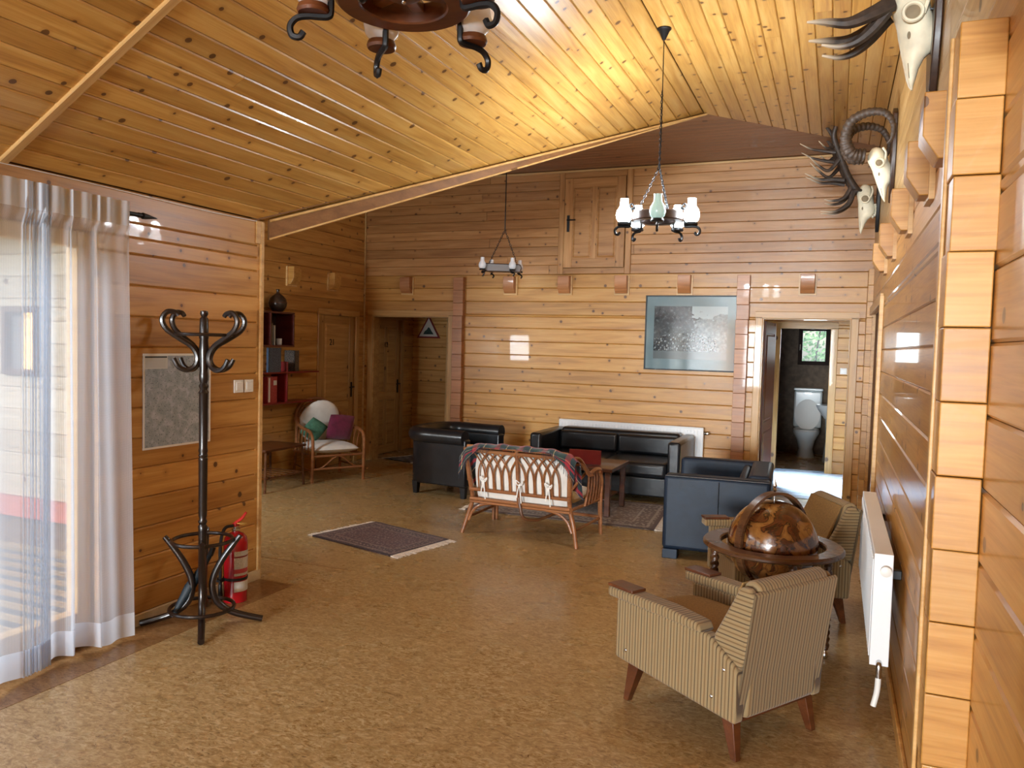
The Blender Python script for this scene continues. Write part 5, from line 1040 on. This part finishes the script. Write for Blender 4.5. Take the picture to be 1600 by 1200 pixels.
# ---- chandeliers
def lamp_glass(parent, c, mat, cup, s=1.0):
    c = Vector(c)
    MB().lathe([(0.030 * s, 0.0), (0.033 * s, 0.006 * s), (0.030 * s, 0.016 * s)], c, 18).build('lamp_cup', cup, parent)
    return MB().lathe([(0.022 * s, 0.016 * s), (0.036 * s, 0.030 * s), (0.041 * s, 0.052 * s), (0.036 * s, 0.076 * s), (0.022 * s, 0.098 * s), (0.020 * s, 0.13 * s), (0.021 * s, 0.135 * s)], c, 18, caps=False).build('lamp_glass', mat, parent)
def chain(mb, a_, b_, link_=0.024, r_=0.0026):
    a_, b_ = Vector(a_), Vector(b_); n = max(1, int((b_ - a_).length / (link_ * 0.8))); d = (b_ - a_) / n; q = d.to_track_quat('Z', 'Y').to_matrix()
    for k in range(n):
        c_ = a_ + d * (k + 0.5); rot = q @ Matrix.Rotation(PI / 2 * (k % 2), 3, 'Z'); i0 = len(mb.v); mb.ring((0, 0, 0), 1.0, 0.001, 1, 1) if False else None
        pts = [c_ + rot @ Vector((0.0065 * math.cos(g), 0, link_ * 0.5 * math.sin(g))) for g in [2 * PI * j / 8 for j in range(9)]]
        mb.tube(pts, r_, 4, smooth=False)
def chandelier(label, loc, zceil, a0, lit, cup, ringmat, group):
    t = thing('chandelier', label, 'chandelier', loc, 0, group); Rr = 0.170; zr = -0.012
    MB().lathe([(0.108, zr - 0.004), (0.112, zr - 0.008), (0.163, zr - 0.008), (Rr, zr - 0.002), (Rr, zr + 0.044), (0.16, zr + 0.05), (0.112, zr + 0.046), (0.108, zr + 0.042), (0.108, zr - 0.004)], seg=48, caps=False).build('wheel', ringmat, t)
    for k in range(3): a_ = k * PI / 3 + a0; MB().box(-0.11, 0.11, -0.016, 0.016, 0.008, 0.034, Matrix.Rotation(a_, 4, 'Z')).build('spoke', M['dark_wood'] if ringmat is M['dark_wood'] else M['rattan_dark'], t, True, 0.003)
    MB().lathe([(0.030, -0.004), (0.042, 0.002), (0.042, 0.040), (0.022, 0.05)], seg=24).build('hub', M['rattan_dark'], t); MB().ball((0, 0, -0.008), 0.007, 10, 6).build('hub_screw', M['chrome'], t)
    for k in range(5):
        a_ = a0 + k * 2 * PI / 5; ca, sa = math.cos(a_), math.sin(a_); R = lambda pts: [(r_ * ca, r_ * sa, z_) for r_, z_ in pts]
        arm = MB().tube(R([(0.150, 0.060), (0.176, 0.050), (0.180, 0.02), (0.180, -0.045), (0.186, -0.058), (0.205, -0.060), (0.235, -0.060), (0.262, -0.066), (0.278, -0.085), (0.274, -0.108), (0.256, -0.112), (0.246, -0.098)]), 0.0085, 6).build('arm', M['iron'], t)
        MB().tube(R([(0.150, 0.060), (0.170, 0.085), (0.185, 0.075), (0.18, 0.055)]), 0.0055, 6).build('scroll', M['iron'], arm)
        lamp_glass(t, (0.222 * ca, 0.222 * sa, -0.054), (M['lit'] if lit and k != lit - 1 else (M['lit_dim'] if lit else M['frosted'])), cup, 1.25)
    top = Vector((0, 0, 0.33)); mb = MB()
    for k in range(3): a_ = a0 + 0.5 + k * 2 * PI / 3; chain(mb, (0.13 * math.cos(a_), 0.13 * math.sin(a_), 0.045), top)
    H = zceil - loc[2]; chain(mb, top, (0, 0, 0.33 + (H - 0.33) * 0.55)); mb.build('chain', M['iron'], t)
    MB().tube([(0, 0, 0.33), (0.004, 0, 0.5 * H), (0, 0, H - 0.05)], 0.0035, 6).build('cord', M['iron'], t)
    MB().lathe([(0.006, H - 0.075), (0.012, H - 0.07), (0.034, H - 0.018), (0.045, H - 0.008), (0.045, H - 0.001)], seg=24).build('canopy', M['iron'], t)
    if lit:
        for k in range(5):
            if k == lit - 1: continue
            a_ = a0 + k * 2 * PI / 5; l = bpy.data.lights.new('bulb_light', 'POINT'); l.energy = 20.0; l.color = (0.85, 0.93, 1.0); l.shadow_soft_size = 0.04
            lo = bpy.data.objects.new('bulb_light', l); COL.objects.link(lo); lo.location = Vector(loc) + Vector((0.222 * math.cos(a_), 0.222 * math.sin(a_), 0.115))
    return t
chandelier('lit wagon-wheel chandelier with glowing glass lamps on a long chain', (-1.105, 5.08, 2.40), ZF, math.radians(-78), 1, M['iron'], M['dark_wood'], 'wagon-wheel chandeliers')
chandelier('unlit wagon-wheel chandelier cut off by the top of the picture', (-1.045, 1.76, 2.43), ZF, math.radians(-80), 0, M['brown_wood'], M['brown_wood'], 'wagon-wheel chandeliers')
t = thing('pendant_beam_lamp', 'small unlit pendant lamp with dark beam in front of the back wall', 'pendant lamp', (-2.85, 6.62, 2.26), math.radians(20))
MB().prism([(-0.17, -0.04), (0.17, -0.045), (0.185, 0.0), (0.165, 0.03), (-0.15, 0.035), (-0.175, 0.0)], 'y', -0.05, 0.05).build('beam', M['dark_wood'], t, True, 0.008)
for x_, y_ in ((-0.17, -0.10), (0.10, -0.10), (-0.10, 0.10), (0.16, 0.10)):
    MB().tube([(x_ * 0.8, y_ * 0.4, -0.03), (x_, y_ * 0.7, -0.055), (x_, y_, -0.045), (x_ + 0.02, y_ * 1.3, -0.065), (x_ + 0.01, y_ * 1.25, -0.085)], 0.007, 6).build('arm', M['iron'], t); lamp_glass(t, (x_, y_, -0.035), M['frosted'], M['iron'], 0.85)
mb = MB()
for x_ in (-0.12, 0.14): chain(mb, (x_, 0, 0.03), (0.02, 0, 0.34))
mb.build('chain', M['iron'], t); MB().tube([(0.02, 0, 0.34), (0.02, 0, ZE + 0.445 * (6.62 - 4.10) - 2.26 - 0.01)], 0.005, 6, smooth=False).build('rod', M['iron'], t)

# ---- trophies on the right wall
def plaque(t, y, z0, z1, w_, mat=None):
    zc = (z0 + z1) / 2; h = (z1 - z0) / 2
    MB().prism([(y, z0), (y + w_ * 0.55, z0 + h * 0.35), (y + w_, zc), (y + w_ * 0.85, z1 - h * 0.15), (y + w_ * 0.3, z1), (y - w_ * 0.3, z1), (y - w_ * 0.85, z1 - h * 0.15), (y - w_, zc), (y - w_ * 0.55, z0 + h * 0.35)], 'x', XR - 0.030, XR - 0.001).build('plaque', mat or M['dark_wood'], t, True, 0.006)
def skull(t, top, nose, depth, wid, hang):
    """deer-like skull: top (x,z at brow), nose (x,z), built around y=hang; face looks towards -x"""
    (x0, z0), (x1, z1) = top, nose; S = []
    prof = [(-0.10, 0.026, 0.012, 0.030), (-0.05, 0.055, 0.030, 0.055), (0.04, 0.068, 0.050, 0.070), (0.14, 0.072, 0.056, 0.080), (0.25, 0.074, 0.046, 0.084), (0.34, 0.062, 0.040, 0.092), (0.44, 0.050, 0.038, 0.104), (0.55, 0.043, 0.034, 0.100),
            (0.64, 0.038, 0.031, 0.074), (0.70, 0.032, 0.028, 0.046), (0.80, 0.027, 0.024, 0.026), (0.90, 0.022, 0.020, 0.014), (0.97, 0.015, 0.014, 0.004), (1.02, 0.006, 0.006, 0.0)]
    ax = Vector((x1 - x0, 0, z1 - z0)); L = ax.length; ax.normalize(); dn = Vector((ax.z, 0, -ax.x)); dn = dn if dn.x < 0 else -dn; B0 = Vector((x0, hang, z0))
    for q, w_, fr, bk_ in prof: S.append((B0 + ax * (q * L) + dn * ((fr - bk_) * 0.5 * depth), Vector((0, w_ * wid, 0)), dn * ((fr + bk_) * 0.5 * depth)))
    sk = MB().loft(S, 20).build('skull', M['bone'], t)
    for s in (-1, 1):
        c_ = B0 + ax * (0.255 * L) + Vector((0, s * 0.066 * wid, 0)) - dn * (0.012 * depth)
        MB().ball(c_ + Vector((0, s * 0.004, 0)), 0.031 * wid, 14, 8, (1, 0.5, 1)).build('eye_socket', M['bone_dark'], sk); MB().ring(c_ + Vector((0, s * 0.012, 0)), 0.033 * wid, 0.0075, 20, 6, 'y').build('brow_ridge', M['bone'], sk)
        MB().tube([c_ - dn * 0.035 * depth + ax * 0.01, B0 + ax * (0.10 * L) - dn * 0.07 * depth + Vector((0, s * 0.074 * wid, 0)), B0 - ax * 0.01 - dn * 0.06 * depth + Vector((0, s * 0.06 * wid, 0))], [0.009, 0.007, 0.008], 8).build('cheek_arch', M['bone'], sk)
        MB().ball(B0 + ax * (0.46 * L) + Vector((0, s * 0.045 * wid, 0)) + dn * 0.004, 0.010 * wid, 10, 6, (0.6, 0.3, 1.4)).build('tear_pit', M['bone_dark'], sk)
        MB().tube([B0 + ax * (0.74 * L) + Vector((0, s * 0.022 * wid, 0)) + dn * 0.01 * depth, B0 + ax * (0.90 * L) + Vector((0, s * 0.019 * wid, 0)) + dn * 0.010 * depth], [0.004, 0.002], 8, smooth=False).build('nostril', M['bone_dark'], sk)
        b = MB()
        for k in range(8): b.ball(B0 + ax * ((0.37 + 0.038 * k) * L) + Vector((0, s * 0.026 * wid, 0)) - dn * (depth * (0.098 + 0.010 * math.sin(k / 7 * PI) - 0.0035 * max(0, k - 5) ** 2)), 0.0095, 8, 5, (1.3, 1, 0.9))
        b.build('teeth', M['bone'], sk)
    return ax, dn
def antler_set(t, base, beams, tines, yb):
    for s in (-1, 1):
        mb = MB()
        def P(p): return (p[0], yb + s * p[1], p[2])
        mb.tube([P(p) for p in beams[0]], beams[1], 10, tip=0.9)
        for pts, rr in tines: mb.tube([P(p) for p in pts], rr, 8, tip=0.62)
        mb.build('antler', M['antler'], t)
        MB().ring(P(beams[0][0]), beams[1][0] * 1.1, beams[1][0] * 0.35, 16, 6).build('burr', M['antler'], t)
# nearest trophy: large stag skull, most of its antlers above the picture
t = thing('stag_skull_trophy', 'large stag skull trophy nearest the viewer, antlers cut off by the picture', 'trophy', (0, 0, 0), group='trophies on the right wall')
plaque(t, 3.42, 2.50, 3.10, 0.14); YS = 3.40
skull(t, (0.185, 2.93), (0.222, 2.585), 1.0, 1.0, YS)
for y_ in (3.36, 3.44): MB().tube([(0.20, y_, 2.86), (0.275, y_, 2.86)], 0.004, 6, smooth=False).build('mounting_rod', M['iron'], t)
A_ = lambda u, v: (at(u, v, y=YS).x, at(u, v, y=YS).z)
def q(u, v, dy): x_, z_ = A_(u, v); return (x_, dy, z_)
antler_set(t, None, ([(0.165, 0.045, 2.93), (0.12, 0.09, 2.99), (0.04, 0.17, 3.12), (-0.06, 0.26, 3.30), (-0.10, 0.30, 3.50)], [0.030, 0.026, 0.024, 0.022, 0.012]),
    [([q(1392, 15, 0.06), q(1360, 35, 0.08), q(1325, 50, 0.09), q(1290, 50, 0.10), q(1262, 50, 0.10)], [0.0319, 0.0261, 0.0174, 0.0043]), ([q(1385, 25, 0.05), q(1360, 55, 0.05), q(1335, 75, 0.055), q(1310, 82, 0.06), q(1284, 79, 0.06)], [0.0261, 0.0203, 0.0130, 0.0043])], YS)
# ram
t = thing('ram_skull_trophy', 'ram skull trophy with ridged curled horns on the right wall', 'trophy', (0, 0, 0), group='trophies on the right wall')
YS = 5.90; plaque(t, YS, 2.58, 3.20, 0.13)
skull(t, (0.175, 2.92), (0.255, 2.60), 0.9, 0.85, YS)
for s in (-1, 1):
    C0 = [q(1350, 245, 0.04), q(1330, 243, 0.06), q(1321, 222, 0.09), q(1330, 198, 0.13), q(1355, 187, 0.17), q(1380, 190, 0.21), q(1392, 208, 0.23), q(1390, 228, 0.22), q(1383, 236, 0.20)]
    P_ = smooth_path([(p[0], YS + s * p[1], p[2]) for p in C0], 14); mb = MB(); N_ = len(P_)
    rr = [(0.042 * (1 - 0.86 * (i / (N_ - 1)) ** 1.3)) * (1.0 + 0.09 * math.sin(i * 2 * PI / 4)) for i in range(N_)]
    mb.tube(P_, rr, 12, smooth=False); mb.build('horn', M['horn'], t, angle=60)
# far stag
t = thing('stag_skull_trophy', 'branching stag antlers and skull farthest along the right wall', 'trophy', (0, 0, 0), group='trophies on the right wall')
YS = 8.0; plaque(t, YS, 2.68, 3.28, 0.13, M['rubber'])
skull(t, (0.165, 3.08), (0.160, 2.68), 1.05, 1.1, YS)
antler_set(t, None, ([q(1338, 300, 0.05), q(1325, 280, 0.10), q(1312, 250, 0.18), q(1303, 225, 0.24), q(1306, 208, 0.26), q(1305, 193, 0.27)], [0.0364, 0.0308, 0.0280, 0.0252, 0.0168, 0.0042]),
    [([q(1334, 298, 0.06), q(1325, 320, 0.06), q(1305, 332, 0.06), q(1282, 332, 0.07)], [0.0252, 0.0196, 0.0112, 0.0028]), ([q(1332, 292, 0.07), q(1318, 312, 0.08), q(1300, 317, 0.10), q(1288, 315, 0.10)], [0.0224, 0.0168, 0.0112, 0.0028]),
     ([q(1320, 285, 0.10), q(1300, 283, 0.09), q(1280, 283, 0.08), q(1258, 274, 0.08)], [0.0224, 0.0168, 0.0126, 0.0028]), ([q(1312, 255, 0.18), q(1295, 272, 0.15), q(1280, 264, 0.13), q(1265, 250, 0.12)], [0.0210, 0.0154, 0.0112, 0.0028]),
     ([q(1306, 246, 0.20), q(1288, 244, 0.20), q(1268, 240, 0.18), q(1251, 232, 0.18)], [0.0210, 0.0154, 0.0098, 0.0028]), ([q(1303, 225, 0.24), q(1294, 212, 0.24), q(1288, 206, 0.24), q(1277, 200, 0.24)], [0.0196, 0.0140, 0.0098, 0.0028]), ([q(1303, 238, 0.22), q(1292, 242, 0.26), q(1280, 232, 0.28)], [0.0168, 0.0112, 0.0028])], YS)

# ---- garden bush outside the washroom window
bush = MB(); rg = random.Random(3)
for k in range(7000):
    p = Vector((rg.uniform(-1.8, 1.2), 14.6 + rg.uniform(-0.35, 0.9), rg.uniform(0.0, 3.2))); a_ = rg.uniform(0, 6.28); e = rg.uniform(-0.9, 0.9); L_ = rg.uniform(0.05, 0.10)
    d = Vector((math.cos(a_) * math.cos(e), math.sin(a_) * math.cos(e), math.sin(e))); s_ = d.orthogonal().normalized() * L_ * 0.45; bush.add([p, p + d * L_ * 0.5 + s_, p + d * L_, p + d * L_ * 0.5 - s_], [(0, 1, 2, 3)])
t = thing('garden_bush', 'bright green leafy bush seen through the washroom window', 'bush', (0, 0, 0)); lv = bush.build('foliage', M['leaf'], t, False, fix=False); lv['kind'] = 'stuff'
for k in range(5): MB().tube([(-1.4 + 0.55 * k, 14.65, -0.12), (-1.35 + 0.5 * k, 14.7, 1.2), (-1.4 + 0.6 * k, 14.65, 2.6)], [0.03, 0.02, 0.008], 6).build('stem', M['dark_wood'], t)
